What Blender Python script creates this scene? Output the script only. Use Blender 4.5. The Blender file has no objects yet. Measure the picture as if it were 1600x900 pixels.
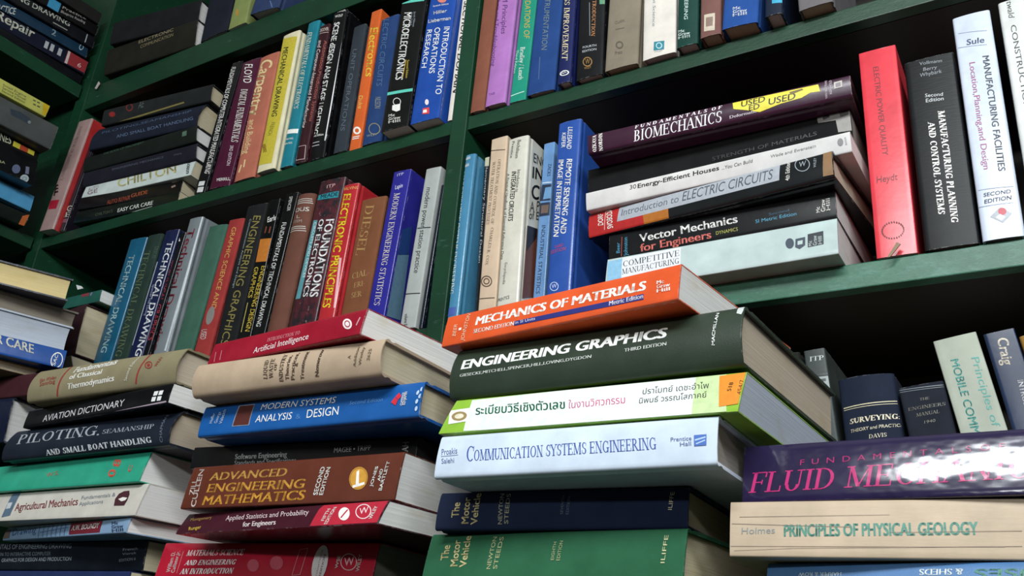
import bpy, bmesh, math, random
from mathutils import Matrix, Vector

# ------------------------------------------------------------------ camera, world, light, exposure
SC = bpy.context.scene
COL = SC.collection
CAM_R = [[0.855588, 0.512069, 0.075858], [-0.143161, 0.374888, -0.91595], [-0.497468, 0.772816, 0.394058]]          # rows: camera right, down, forward in world axes
cam_d = bpy.data.cameras.new('camera'); cam_d.sensor_width = 36.0; cam_d.lens = 31.5861
cam_d.clip_start = 0.02
cam = bpy.data.objects.new('camera', cam_d); COL.objects.link(cam)
r, d, f = [Vector(v) for v in CAM_R]
cam.matrix_world = Matrix(((r.x, -d.x, -f.x, 0.0), (r.y, -d.y, -f.y, -0.84), (r.z, -d.z, -f.z, 1.25), (0, 0, 0, 1)))
SC.camera = cam

world = bpy.data.worlds.new('world'); SC.world = world; world.use_nodes = True
bg = world.node_tree.nodes['Background']
bg.inputs['Color'].default_value = (0.80, 0.90, 1.0, 1); bg.inputs['Strength'].default_value = 0.018

def tube_lamp(name, p0, p1, aim, width, power, color):
    """a rectangular lamp along p0-p1, facing aim"""
    p0, p1 = Vector(p0), Vector(p1); mid = (p0 + p1) / 2
    l = bpy.data.lights.new(name, 'AREA'); l.shape = 'RECTANGLE'; l.size = (p1 - p0).length; l.size_y = width
    l.energy = power; l.color = color
    o = bpy.data.objects.new(name, l); COL.objects.link(o)
    x = (p1 - p0).normalized(); z = (mid - Vector(aim)); z = (z - x * z.dot(x)).normalized(); y = z.cross(x)
    o.matrix_world = Matrix(((x.x, y.x, z.x, mid.x), (x.y, y.y, z.y, mid.y), (x.z, y.z, z.z, mid.z), (0, 0, 0, 1)))
    return o
tube_lamp('fluorescent_tube_light', (-0.45, -1.85, 2.44), (1.05, -1.15, 2.44), (-0.15, 0.0, 1.60), 0.14, 46.0, (0.93, 0.98, 1.0))
tube_lamp('far_tube_light', (-0.5, -4.6, 2.35), (1.7, -4.2, 2.35), (-0.45, 0.0, 1.5), 0.16, 60.0, (0.93, 0.98, 1.0))
SC.view_settings.view_transform = 'Standard'; SC.view_settings.look = 'None'
SC.view_settings.gamma = 1.0; SC.view_settings.use_curve_mapping = False
SC.view_settings.exposure = -0.12

# ------------------------------------------------------------------ materials
def lin(h):
    out = []
    for i in (0, 2, 4):
        c = int(h[i:i + 2], 16) / 255.0
        out.append(c / 12.92 if c <= 0.04045 else ((c + 0.055) / 1.055) ** 2.4)
    return (*out, 1.0)
MATS = {}
def base_mat(key):
    m = bpy.data.materials.new(key); m.use_nodes = True
    nt = m.node_tree
    return m, nt, nt.nodes['Principled BSDF']
def node(nt, kind, **inp):
    n = nt.nodes.new(kind)
    for k, v in inp.items():
        n.inputs[k.replace('_', ' ')].default_value = v
    return n
def coords(nt, scale):
    tc = nt.nodes.new('ShaderNodeTexCoord'); mp = nt.nodes.new('ShaderNodeMapping')
    mp.inputs['Scale'].default_value = scale
    nt.links.new(tc.outputs['Object'], mp.inputs['Vector'])
    return mp.outputs['Vector']
def mixc(nt, fac, a, b):
    m = nt.nodes.new('ShaderNodeMix'); m.data_type = 'RGBA'
    if hasattr(fac, 'is_linked') or hasattr(fac, 'links'): nt.links.new(fac, m.inputs[0])
    else: m.inputs[0].default_value = fac
    for s, v in ((6, a), (7, b)):
        if isinstance(v, tuple): m.inputs[s].default_value = v
        else: nt.links.new(v, m.inputs[s])
    return m.outputs[2]
def ramp(nt, src, p0, p1):
    n = nt.nodes.new('ShaderNodeMapRange'); n.inputs[1].default_value = p0; n.inputs[2].default_value = p1
    nt.links.new(src, n.inputs[0]); return n.outputs[0]
def noise(nt, vec, scale, detail=3.0, rough=0.6):
    n = node(nt, 'ShaderNodeTexNoise', Scale=scale, Detail=detail, Roughness=rough)
    nt.links.new(vec, n.inputs['Vector']); return n.outputs['Fac']
def bump(nt, p, h, strength, dist=0.001):
    b = node(nt, 'ShaderNodeBump', Strength=strength, Distance=dist)
    nt.links.new(h, b.inputs['Height']); nt.links.new(b.outputs[0], p.inputs['Normal'])
FIN = dict(gloss=(0.26, 0.4), cloth=(0.82, 0.25), clothgloss=(0.42, 0.45), paper=(0.6, 0.35), worn=(0.42, 0.22), marble=(0.4, 0.5), mirror=(0.13, 0.8))
def cover_mat(hexc, fin):
    key = 'cover_%s_%s' % (fin, hexc)
    if key in MATS: return MATS[key]
    m, nt, p = base_mat(key); c = lin(hexc)
    rough, spec = FIN[fin]
    vec = coords(nt, (1, 1, 1))
    soft = noise(nt, vec, 28.0, 4.0)
    dark = tuple(x * 0.84 for x in c[:3]) + (1,)
    lite = tuple(min(1, x * 1.08 + 0.004) for x in c[:3]) + (1,)
    col = mixc(nt, ramp(nt, soft, 0.3, 0.7), dark, lite)
    if fin == 'worn':
        sc = noise(nt, coords(nt, (18, 18, 90)), 4.0, 6.0, 0.75)
        col = mixc(nt, ramp(nt, sc, 0.64, 0.88), col, tuple(x * 0.95 + 0.05 for x in c[:3]) + (1,))
    if fin == 'marble':
        a = noise(nt, vec, 70.0, 5.0, 0.7); b = noise(nt, coords(nt, (1.3, 1, 0.8)), 130.0, 4.0)
        col = mixc(nt, ramp(nt, a, 0.46, 0.58), col, (0.016, 0.014, 0.018, 1))
        col = mixc(nt, ramp(nt, b, 0.62, 0.72), col, (0.20, 0.13, 0.13, 1))
    # rubbed corners and edges: pale board showing through in patches
    bv = nt.nodes.new('ShaderNodeBevel'); bv.samples = 4; bv.inputs['Radius'].default_value = 0.0016
    ge = nt.nodes.new('ShaderNodeNewGeometry'); dt = nt.nodes.new('ShaderNodeVectorMath'); dt.operation = 'DOT_PRODUCT'
    nt.links.new(bv.outputs[0], dt.inputs[0]); nt.links.new(ge.outputs['Normal'], dt.inputs[1])
    em = ramp(nt, dt.outputs['Value'], 0.97, 0.80)
    pm_ = ramp(nt, noise(nt, vec, 90.0, 5.0, 0.75), 0.50, 0.66)
    mu = nt.nodes.new('ShaderNodeMath'); mu.operation = 'MULTIPLY'
    nt.links.new(em, mu.inputs[0]); nt.links.new(pm_, mu.inputs[1])
    k = 0.35 if fin in ('cloth', 'clothgloss') else 0.62
    col = mixc(nt, mu.outputs[0], col, tuple(x * (1 - k) + 0.62 * k for x in c[:3]) + (1,))
    nt.links.new(col, p.inputs['Base Color'])
    p.inputs['Roughness'].default_value = rough; p.inputs['Specular IOR Level'].default_value = spec
    if fin in ('cloth', 'clothgloss'): bump(nt, p, noise(nt, vec, 1400.0, 2.0), 0.25, 0.0004)
    elif fin == 'mirror': bump(nt, p, noise(nt, coords(nt, (1, 1, 1.5)), 26.0, 3.0, 0.55), 0.22, 0.003)
    elif fin == 'worn': bump(nt, p, noise(nt, coords(nt, (10, 10, 60)), 8.0, 4.0), 0.12, 0.001)
    else: bump(nt, p, noise(nt, vec, 55.0, 3.0), 0.12, 0.001)
    MATS[key] = m; return m
def ink_mat(hexc, fin='gloss'):
    film = fin == 'mirror'
    key = 'ink_%s%s' % ('film_' if film else '', hexc)
    if key in MATS: return MATS[key]
    m, nt, p = base_mat(key); c = lin(hexc)
    n = noise(nt, coords(nt, (1, 1, 1)), 160.0, 4.0, 0.7)
    nt.links.new(mixc(nt, ramp(nt, n, 0.35, 0.6), tuple(x * 0.86 for x in c[:3]) + (1,), c), p.inputs['Base Color'])
    p.inputs['Roughness'].default_value = 0.42
    if film:
        p.inputs['Roughness'].default_value = FIN['mirror'][0]; p.inputs['Specular IOR Level'].default_value = FIN['mirror'][1]
        bump(nt, p, noise(nt, coords(nt, (1, 1, 1.5)), 26.0, 3.0, 0.55), 0.22, 0.003)
    MATS[key] = m; return m
PAGES = dict(w='E4E3E0', c='D0C4A6', t='CABBA6', g='98928A', d='4C4A48', k='D8C48E', b='B8C0CC', s='857C70')
def page_mat(kind, lying):
    key = 'pages_%s_%s' % (kind, 'flat' if lying else 'upright')
    if key in MATS: return MATS[key]
    m, nt, p = base_mat(key); c = lin(PAGES[kind])
    sc = (14, 6, 1500) if lying else (1500, 6, 14)
    n = noise(nt, coords(nt, sc), 1.0, 3.0, 0.7)
    n2 = noise(nt, coords(nt, (25, 25, 60)), 1.0, 3.0)
    col = mixc(nt, ramp(nt, n, 0.30, 0.62), tuple(x * 0.74 for x in c[:3]) + (1,), c)
    col = mixc(nt, ramp(nt, n2, 0.52, 0.8), col, (c[0] * 0.8, c[1] * 0.74, c[2] * 0.62, 1))
    nt.links.new(col, p.inputs['Base Color']); p.inputs['Roughness'].default_value = 0.85
    p.inputs['Specular IOR Level'].default_value = 0.2
    bump(nt, p, n, 0.25, 0.0006)
    MATS[key] = m; return m
def green_paint(key, hexc, worn):
    m, nt, p = base_mat(key); c = lin(hexc)
    v = coords(nt, (1, 1, 1))
    a = noise(nt, v, 9.0, 6.0, 0.65); b = noise(nt, coords(nt, (1, 1, 3)), 40.0, 6.0, 0.75)
    col = mixc(nt, ramp(nt, a, 0.3, 0.72), tuple(x * 0.6 for x in c[:3]) + (1,), c)
    col = mixc(nt, ramp(nt, b, 0.62 - worn * 0.14, 0.86), col, (c[0] * 1.2 + 0.05, c[1] * 0.9 + 0.10, c[2] + 0.10, 1))
    nt.links.new(col, p.inputs['Base Color']); p.inputs['Roughness'].default_value = 0.42
    bump(nt, p, b, 0.35, 0.0015)
    return m
def plain(key, hexc, rough=0.8):
    m, nt, p = base_mat(key); c = lin(hexc)
    n = noise(nt, coords(nt, (1, 1, 1)), 6.0, 5.0)
    nt.links.new(mixc(nt, n, tuple(x * 0.8 for x in c[:3]) + (1,), c), p.inputs['Base Color'])
    p.inputs['Roughness'].default_value = rough
    return m
GREEN = green_paint('green_paint', '123F28', 0.12)
GREEN_WORN = green_paint('worn_green_paint', '2C6A50', 0.9)
BROWN = plain('shaded_brown_wood', '1E1612', 0.7)  # shelf interior's shade put into the wood colour, boards and back panel
SHADED_GREEN = green_paint('shaded_green_paint', '101A14', 0.0)  # near-black copy of the green, shade inside the side shelf painted in

# ------------------------------------------------------------------ mesh helpers
def link_mesh(name, bm, mats, parent=None):
    me = bpy.data.meshes.new(name); bm.to_mesh(me); bm.free()
    for m in (mats if isinstance(mats, list) else [mats]): me.materials.append(m)
    o = bpy.data.objects.new(name, me); COL.objects.link(o)
    if parent: o.parent = parent
    return o
def add_box(bm, lo, hi):
    vs = [bm.verts.new((x, y, z)) for x in (lo[0], hi[0]) for y in (lo[1], hi[1]) for z in (lo[2], hi[2])]
    for f in ((0, 1, 3, 2), (4, 6, 7, 5), (0, 4, 5, 1), (2, 3, 7, 6), (0, 2, 6, 4), (1, 5, 7, 3)):
        bm.faces.new([vs[i] for i in f])
def box_obj(name, lo, hi, mat, parent=None, bev=0.0, rough=0.0):
    bm = bmesh.new(); add_box(bm, lo, hi)
    bmesh.ops.recalc_face_normals(bm, faces=bm.faces)
    if bev: bmesh.ops.bevel(bm, geom=bm.edges[:], offset=bev, segments=2, affect='EDGES', profile=0.6)
    return link_mesh(name, bm, mat, parent)
def empty(name, loc):
    o = bpy.data.objects.new(name, None); COL.objects.link(o); o.location = loc
    o.empty_display_size = 0.05
    return o
def tag(o, label, cat, group=None):
    o['label'] = label; o['category'] = cat
    if group: o['group'] = group
def structure(name, lo, hi, mat):
    o = box_obj(name, lo, hi, mat); o['kind'] = 'structure'; return o

# ------------------------------------------------------------------ the room and the shelving
WALL = plain('wall_paint', 'B8B4A8'); FLOOR = plain('floor_concrete', '6E6A64', 0.6); CEIL = plain('ceiling_paint', 'C4C4BC')
structure('floor', (-2.6, -7.2, -0.05), (1.9, 0.5, 0.0), FLOOR)
structure('wall_back', (-2.6, 0.36, 0.0), (1.9, 0.46, 3.0), WALL)
structure('wall_left', (-2.1, -7.2, 0.0), (-2.0, 0.36, 3.0), WALL)
structure('ceiling', (-2.6, -7.2, 3.0), (1.9, 0.5, 3.06), CEIL)

ZA, ZB, ZC, Z3, LEDGE = 1.6431, 1.9522, 2.3017, 1.3281, 1.2768
BX0, BX1, DV0, DV1 = -1.655, 0.42, -0.6605, -0.6345
shelf = empty('bookshelf', (-0.62, 0.13, 0.0))
tag(shelf, 'dark green painted wooden bookshelf facing the viewer with a central divider', 'bookshelf')
O = Vector(shelf.location)
def sb(name, lo, hi, mat, bev=0.0012):
    return box_obj(name, tuple(Vector(lo) - O), tuple(Vector(hi) - O), mat, shelf, bev)
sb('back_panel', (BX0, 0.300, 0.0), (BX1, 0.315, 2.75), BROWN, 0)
sb('upright', (BX0, -0.004, 0.0), (-1.620, 0.300, 2.75), GREEN)
sb('upright', (DV0, -0.004, 0.0), (DV1, 0.300, 2.75), GREEN)
sb('upright', (BX1 - 0.03, -0.004, 0.0), (BX1, 0.300, 2.75), GREEN)
for x0, x1, right in ((-1.620, DV0, 0), (DV1, BX1 - 0.03, 1)):
    for z, t, m in ((ZA, 0.0265, GREEN_WORN if right else GREEN), (ZB, 0.0222, GREEN), (ZC, 0.055, GREEN), (Z3, 0.023, GREEN)):
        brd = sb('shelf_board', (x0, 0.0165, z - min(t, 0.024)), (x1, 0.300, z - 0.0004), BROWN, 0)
        sb('front_lip', (x0, 0.0, z - t), (x1, 0.016, z - 0.0004), m).parent = brd
sb('top_board', (BX0, -0.004, 2.75), (BX1, 0.315, 2.78), GREEN)
sb('base_ledge', (-1.62, -0.325, LEDGE - 0.03), (BX1, -0.006, LEDGE - 0.0006), GREEN)
sb('base_panel', (-1.62, -0.31, 0.0), (BX1, -0.29, LEDGE - 0.03), GREEN)

side = empty('bookshelf', (-1.78, -0.6, 0.0))
tag(side, 'dark green side bookshelf at the left edge, turned toward the other shelves', 'bookshelf')
O2 = Vector(side.location)
def sb2(name, lo, hi, mat, bev=0.0012):
    return box_obj(name, tuple(Vector(lo) - O2), tuple(Vector(hi) - O2), mat, side, bev)
sb2('back_panel', (-1.955, -1.3, 0.0), (-1.940, -0.006, 2.75), SHADED_GREEN, 0)
sb2('upright', (-1.940, -1.3, 0.0), (-1.638, -1.27, 2.75), GREEN)
sb2('upright', (-1.940, 0.012, 0.0), (-1.6565, 0.030, 2.75), GREEN)
for z, t in ((ZA, 0.026), (ZB, 0.024), (2.3065, 0.030), (Z3, 0.023)):
    sb2('shelf_board', (-1.940, -1.27, z - t), (-1.638, -0.0085, z - 0.0004), GREEN)

# ------------------------------------------------------------------ lettering
SERIF = {
 'A': ('d.06,0,.38,1,t d.38,1,.7,0,T h.18,.58,.34 s.06,0 s.7,0', .80), 'B': ('V.15 b.3,.75,.24,.25 b.3,.26,.3,.26 h.15,.32,.98 h.15,.32,.5 h.15,.32,.02', .68),
 'C': ('o.42,.5,.36,.5,48,312 k.68,.66,.97', .76), 'D': ('V.15 b.32,.5,.42,.5 h.15,.34,.98 h.15,.34,.02', .82),
 'E': ('V.15 h.15,.58,.98 h.15,.48,.51 h.15,.6,.02 k.58,.76,1 k.6,0,.26 k.47,.4,.62', .69), 'F': ('V.15 h.15,.58,.98 h.15,.46,.5 k.58,.74,1 k.46,.39,.61', .62),
 'G': ('o.42,.5,.36,.5,48,312 k.68,.68,.97 w.66,.02,.42 s.66,.42', .82), 'H': ('V.15 V.67 h.15,.67,.5', .82), 'I': ('V.18', .37),
 'J': ('w.3,.2,1 s.3,1 o.2,.16,.14,.18,180,350', .46), 'K': ('V.15 d.2,.42,.62,1,t d.3,.55,.68,0,T s.62,1 s.68,0', .78), 'L': ('V.15 h.15,.58,.02 k.58,0,.28', .64),
 'M': ('v.12 d.14,1,.47,.03,T d.47,.03,.8,1,t V.82', .98), 'N': ('v.13 d.12,1,.66,0,T v.66', .80), 'O': ('o.42,.5,.37,.5,0,360', .84),
 'P': ('V.15 b.3,.73,.28,.27 h.15,.32,.98 h.15,.32,.47', .63), 'Q': ('o.42,.5,.37,.5,0,360 d.46,.12,.76,-.18,T', .86),
 'R': ('V.15 b.3,.75,.26,.25 h.15,.32,.98 h.15,.32,.5 d.32,.5,.66,0,T s.68,0', .74), 'S': ('o.31,.745,.23,.255,40,262 o.31,.255,.26,.255,-138,92 k.53,.7,.94 k.07,.06,.32', .60),
 'T': ('V.37 h.03,.71,.97 k.03,.74,1 k.71,.74,1', .74), 'U': ('w.15,.28,1 s.15,1 u.64,.28,1 s.64,1 o.39,.3,.27,.31,180,360', .78),
 'V': ('d.06,1,.38,0,T d.38,0,.68,1,t s.06,1 s.68,1', .74), 'W': ('d.05,1,.3,0,T d.3,0,.52,1,t d.52,1,.77,0,T d.77,0,.98,1,t s.05,1 s.52,1 s.98,1', 1.03),
 'X': ('d.08,1,.64,0,T d.1,0,.62,1,t s.08,1 s.62,1 s.1,0 s.64,0', .73), 'Y': ('d.06,1,.38,.45,T d.68,1,.38,.45,t w.38,0,.47 s.06,1 s.68,1 s.38,0', .74), 'Z': ('h.08,.6,.98 h.06,.62,.02 d.58,.97,.07,.03,T k.09,.74,1 k.61,0,.26', .68),
 ' ': ('', .34), '.': ('p.1,.06', .2), ',': ('p.1,.02', .2), ':': ('p.1,.06 p.1,.5', .22), '-': ('h.05,.3,.35', .35)}
def serif_polys(text, bold):
    T, t = (0.21, 0.08) if bold else (0.13, 0.05)
    x0 = 0.0; polys = []
    def rect(a, b, c, e): polys.append([(x0 + a, b), (x0 + c, b), (x0 + c, e), (x0 + a, e)])
    def ser(x, y):
        h = 0.05; rect(x - 0.15, 0 if y < .3 else y - h, x + 0.15, h if y < .3 else y)
    for ch in text:
        strokes, w = SERIF[ch]
        for s in strokes.split():
            k, v = s[0], [a if a in 'Tt' else float(a) for a in s[1:].split(',')]
            if k in 'Vv':
                hw = (T if k == 'V' else t) / 2; rect(v[0] - hw, 0, v[0] + hw, 1); ser(v[0], 0); ser(v[0], 1)
            elif k in 'wu':
                hw = (T if k == 'w' else t) / 2; rect(v[0] - hw, v[1], v[0] + hw, v[2])
            elif k == 'h': rect(v[0], v[2] - t / 2, v[1], v[2] + t / 2)
            elif k == 'k': rect(v[0] - t * .5, v[1], v[0] + t * .5, v[2])
            elif k == 's': ser(v[0], v[1])
            elif k == 'p': rect(v[0] - .06, v[1] - .06, v[0] + .06, v[1] + .06)
            elif k == 'd':
                hw = (T if v[4] == 'T' else t) / 2 * 1.06
                polys.append([(x0 + v[0] - hw, v[1]), (x0 + v[0] + hw, v[1]), (x0 + v[2] + hw, v[3]), (x0 + v[2] - hw, v[3])])
            elif k in 'bo':
                cx, cy, rx, ry = v[:4]; a0, a1 = (-90, 90) if k == 'b' else v[4:6]
                n = 8 if k == 'b' else 14; ring = []
                for i in range(n + 1):
                    a = math.radians(a0 + (a1 - a0) * i / n); ca, sa = math.cos(a), math.sin(a)
                    ring.append(((x0 + cx + rx * ca, cy + ry * sa), (x0 + cx + (rx - T) * ca, cy + (ry - t) * sa)))
                for p, q in zip(ring, ring[1:]): polys.append([p[0], q[0], q[1], p[1]])
        x0 += w + 0.02
    return polys
GLYPHS = {}
def text_polys(text, bold, serif):
    """polygons of a line of text, x scaled to 0..1 over its own length, y = 1 at cap height 0.69"""
    key = (text, bold, serif)
    if key in GLYPHS: return GLYPHS[key]
    if serif and all(c in SERIF for c in text): polys = serif_polys(text, bold); sy = 1.0
    else:
        c = bpy.data.curves.new('lettering', 'FONT'); c.body = text; c.resolution_u = 3
        o = bpy.data.objects.new('lettering', c); me = o.to_mesh()
        polys = [[(me.vertices[i].co.x, me.vertices[i].co.y) for i in p.vertices] for p in me.polygons]
        o.to_mesh_clear(); bpy.data.objects.remove(o); bpy.data.curves.remove(c); sy = None
    if bold and sy is None:
        k1 = 0.018 if bold == 1 else 0.042
        polys = [[(x + k, y + j) for x, y in pl] for pl in polys for k, j in ((-k1, -.006 * bold), (k1, -.006 * bold), (-k1, .006 * bold), (k1, .006 * bold))]
    xs = [p[0] for pl in polys for p in pl]
    lo, hi = min(xs), max(xs); k = 1.0 / max(1e-6, hi - lo)
    out = ([[((x - lo) * k, y) for x, y in pl] for pl in polys], sy)
    GLYPHS[key] = out; return out

# ------------------------------------------------------------------ books
def clip(poly, lo, hi, ax):
    for sgn, lim in ((1, lo), (-1, -hi)):
        out = []
        for i, p in enumerate(poly):
            q = poly[(i + 1) % len(poly)]
            dp, dq = sgn * p[ax] - lim, sgn * q[ax] - lim
            if dp >= 0: out.append(p)
            if (dp >= 0) != (dq >= 0):
                t = dp / (dp - dq); out.append((p[0] + (q[0] - p[0]) * t, p[1] + (q[1] - p[1]) * t))
        poly = out
        if not poly: break
    return poly
STYLE = dict(pb=(0.0011, 0.0009, 0.0006, 0.0), hc=(0.0020, 0.0024, 0.0014, 0.003), rd=(0.0022, 0.0026, 0.0, 0.003), fore=(0.001, 0.0024, 0.0, 0.003))
def make_book(kind, label, group, lying, style, fin, color, pages, P, yaw, roll, cock, W, H, depth, marks, boards=None):
    root = empty(kind, P)
    a = Vector((math.cos(yaw) * math.cos(roll), math.sin(yaw) * math.cos(roll), math.sin(roll)))
    b = Vector((-math.cos(yaw) * math.sin(roll), -math.sin(yaw) * math.sin(roll), math.cos(roll)))
    y = b.cross(a)
    root.matrix_world = Matrix(((a.x, y.x, b.x, P[0]), (a.y, y.y, b.y, P[1]), (a.z, y.z, b.z, P[2]), (0, 0, 0, 1)))
    tag(root, label, 'book', group)
    L, T = (W, H) if lying else (H, W)
    edge, tb, bulge, ins = STYLE[style]
    if style == 'rd': bulge = min(0.0065, 0.16 * T)
    tb = min(tb, T * 0.2); th = 0.0012
    def loc(u, v, yy):
        x, z = (u, v) if lying else (v, u)
        return (x, yy + cock * z, z)
    def ysp(v):
        t = min(1, max(0, v / T)); yv = -bulge * (1 - (2 * t - 1) ** 2)
        e = min(v, T - v)
        if e < edge:
            e = max(0.0, e); yv += edge - math.sqrt(max(0.0, edge * edge - (edge - e) ** 2))
        return yv
    vs = sorted({0.0, T, edge * .3, edge, T - edge, T - edge * .3} | {T * i / 8 for i in range(1, 8)})
    def extrude(bm, prof, u0, u1):
        A = [bm.verts.new(loc(u0, v, yy)) for v, yy in prof]; B = [bm.verts.new(loc(u1, v, yy)) for v, yy in prof]
        n = len(prof)
        for i in range(n):
            j = (i + 1) % n; bm.faces.new((A[i], A[j], B[j], B[i]))
        bm.faces.new(A); bm.faces.new(B[::-1])
    def done(name, bm, mat, smooth=False):
        bmesh.ops.recalc_face_normals(bm, faces=bm.faces)
        if smooth:
            for f in bm.faces:
                f.smooth = len(f.verts) == 4
            for e in bm.edges:
                if len(e.link_faces) == 2 and e.calc_face_angle(0) > 0.9: e.smooth = False
        return link_mesh(name, bm, mat, root)
    cm = cover_mat(color, fin); pm = page_mat(pages, lying); bm_ = cover_mat(boards, fin) if boards else cm
    y1 = 0.0035
    if style == 'fore':
        bm = bmesh.new(); extrude(bm, [(0, depth - .004), (T, depth - .004), (T, depth), (0, depth)], 0, L); spine = done('spine', bm, cm)
        bm = bmesh.new(); n = 8
        pr = [(tb + (T - 2 * tb) * i / n, 0.003 + 0.004 * math.sin(math.pi * i / n)) for i in range(n + 1)]
        extrude(bm, pr + [(T - tb, depth - .0045), (tb, depth - .0045)], ins, L - ins); done('page_block', bm, pm, True)
        face = None; yb0, yb1 = 0.0, depth - .0042
    else:
        bm = bmesh.new()
        out = [(0.0, y1)] + [(v, ysp(v)) for v in vs] + [(T, y1)]
        inn = [(min(T - tb, max(tb, v)), max(ysp(min(T - tb, max(tb, v))) + th, -9)) for v in vs[::-1]]
        extrude(bm, out + [(T - tb, y1)] + inn + [(tb, y1)], 0, L)
        spine = done('spine', bm, cm, True)
        bm = bmesh.new()
        pr = [(min(T - tb - .0001, max(tb + .0001, v)), ysp(min(T - tb, max(tb, v))) + th + .0002) for v in vs]
        pp = []
        for q in pr:
            if not pp or abs(q[0] - pp[-1][0]) > 1e-5: pp.append(q)
        extrude(bm, pp + [(T - tb - .0001, depth - ins - .0002), (tb + .0001, depth - ins - .0002)], ins + .0002, L - ins - .0002)
        done('page_block', bm, pm, False)
        yb0, yb1 = y1, depth
    for name, v0, v1, sg in (('back_cover', 0.0, tb, 1), ('front_cover', T - tb, T, -1)):
        bm = bmesh.new()
        if style in ('hc', 'rd'):
            o0, o1 = (v0, v1) if sg > 0 else (v1, v0); g = 0.0011 * sg
            pr = [(o0, yb0), (o0 + g, yb0 + .003), (o0 + g, yb0 + .005), (o0, yb0 + .008), (o0, yb1 - .001), (o0 + sg * .0008, yb1), (o1, yb1), (o1, yb0)]
        else: pr = [(v0, yb0), (v1, yb0), (v1, yb1), (v0, yb1)]
        extrude(bm, pr, 0, L); front = done(name, bm, bm_)
    # printed lettering and marks, laid onto the spine (or the front cover)
    parts = {}
    for n_, mk in enumerate(marks):
        alone = n_ if mk[0] == 'Q' and mk[1] in ('color_band', 'title', 'label_panel', 'cover_picture', 'torn_paper') else -1
        parts.setdefault((mk[1], mk[3], alone), []).append((n_, mk))
    for (pname, facek, al), mks in [kv for kv in parts.items() if kv[0][2] < 0 and 1 < len(kv[1]) < 4 and all(m[1][0] == 'Q' for m in kv[1])]:
        del parts[(pname, facek, al)]
        for n_, mk in mks: parts[(pname, facek, n_)] = [(n_, mk)]
    for (pname, facek, _), mks in parts.items():
        bm = bmesh.new(); mats = []; idx = {}
        for layer, mk in mks:
            hexc = mk[2]
            if hexc not in idx: idx[hexc] = len(mats); mats.append(ink_mat(hexc, fin))
            off = 0.00022 + 0.00003 * min(layer, 24)
            if mk[0] == 'T':
                _, _, _, _, text, bold, serif, h, q = mk
                polys, sy = text_polys(text, bold, serif); hh = 1.0 if sy else h
                (x0, z0), (x1, z1), (x2, z2) = [(q[i] / 1e4, q[i + 1] / 1e4) for i in (0, 2, 4)]
                polys = [[(x0 + (x1 - x0) * px + (x2 - x0) * py / hh, z0 + (z1 - z0) * px + (z2 - z0) * py / hh) for px, py in pl] for pl in polys]
            elif mk[0] == 'Q':
                q = mk[4]; polys = [[(q[i] / 1e4, q[i + 1] / 1e4) for i in range(0, len(q), 2)]]
            else:
                q, q2 = mk[4], mk[5]; n = len(q) // 2
                A = [(q[2 * i] / 1e4, q[2 * i + 1] / 1e4) for i in range(n)]; B = [(q2[2 * i] / 1e4, q2[2 * i + 1] / 1e4) for i in range(n)]
                polys = [[A[i], A[(i + 1) % n], B[(i + 1) % n], B[i]] for i in range(n)]
            mx0, mx1 = (0.0006, W - 0.0006) if facek == 's' else (0.004, depth - .001)
            ax_v = 1 if lying else 0
            for pl in polys:
                pl = clip(pl, mx0, mx1, 0)
                if pl: pl = clip(pl, 0.0006, H - 0.0006, 1)
                if len(pl) < 3: continue
                pieces = [pl]
                if facek == 's':      # follow the rounding of the spine
                    cuts = vs; pieces = []
                    for c0, c1 in zip(cuts, cuts[1:]):
                        pc = clip(pl, c0, c1, ax_v)
                        if len(pc) >= 3: pieces.append(pc)
                for pc in pieces:
                    try:
                        if facek == 's': f = bm.faces.new([bm.verts.new((x, ysp(z if lying else x) + cock * z - off, z)) for x, z in pc])
                        else: f = bm.faces.new([bm.verts.new((W + off, x, z)) for x, z in pc])
                        f.material_index = idx[hexc]
                    except ValueError: pass
        if not bm.faces:
            bm.free(); continue
        bm.normal_update()
        for f in bm.faces:
            if (facek == 's' and f.normal.y > 0) or (facek == 'f' and f.normal.x < 0): f.normal_flip()
        link_mesh(pname, bm, mats, spine if facek == 's' else front)
    return root

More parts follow.
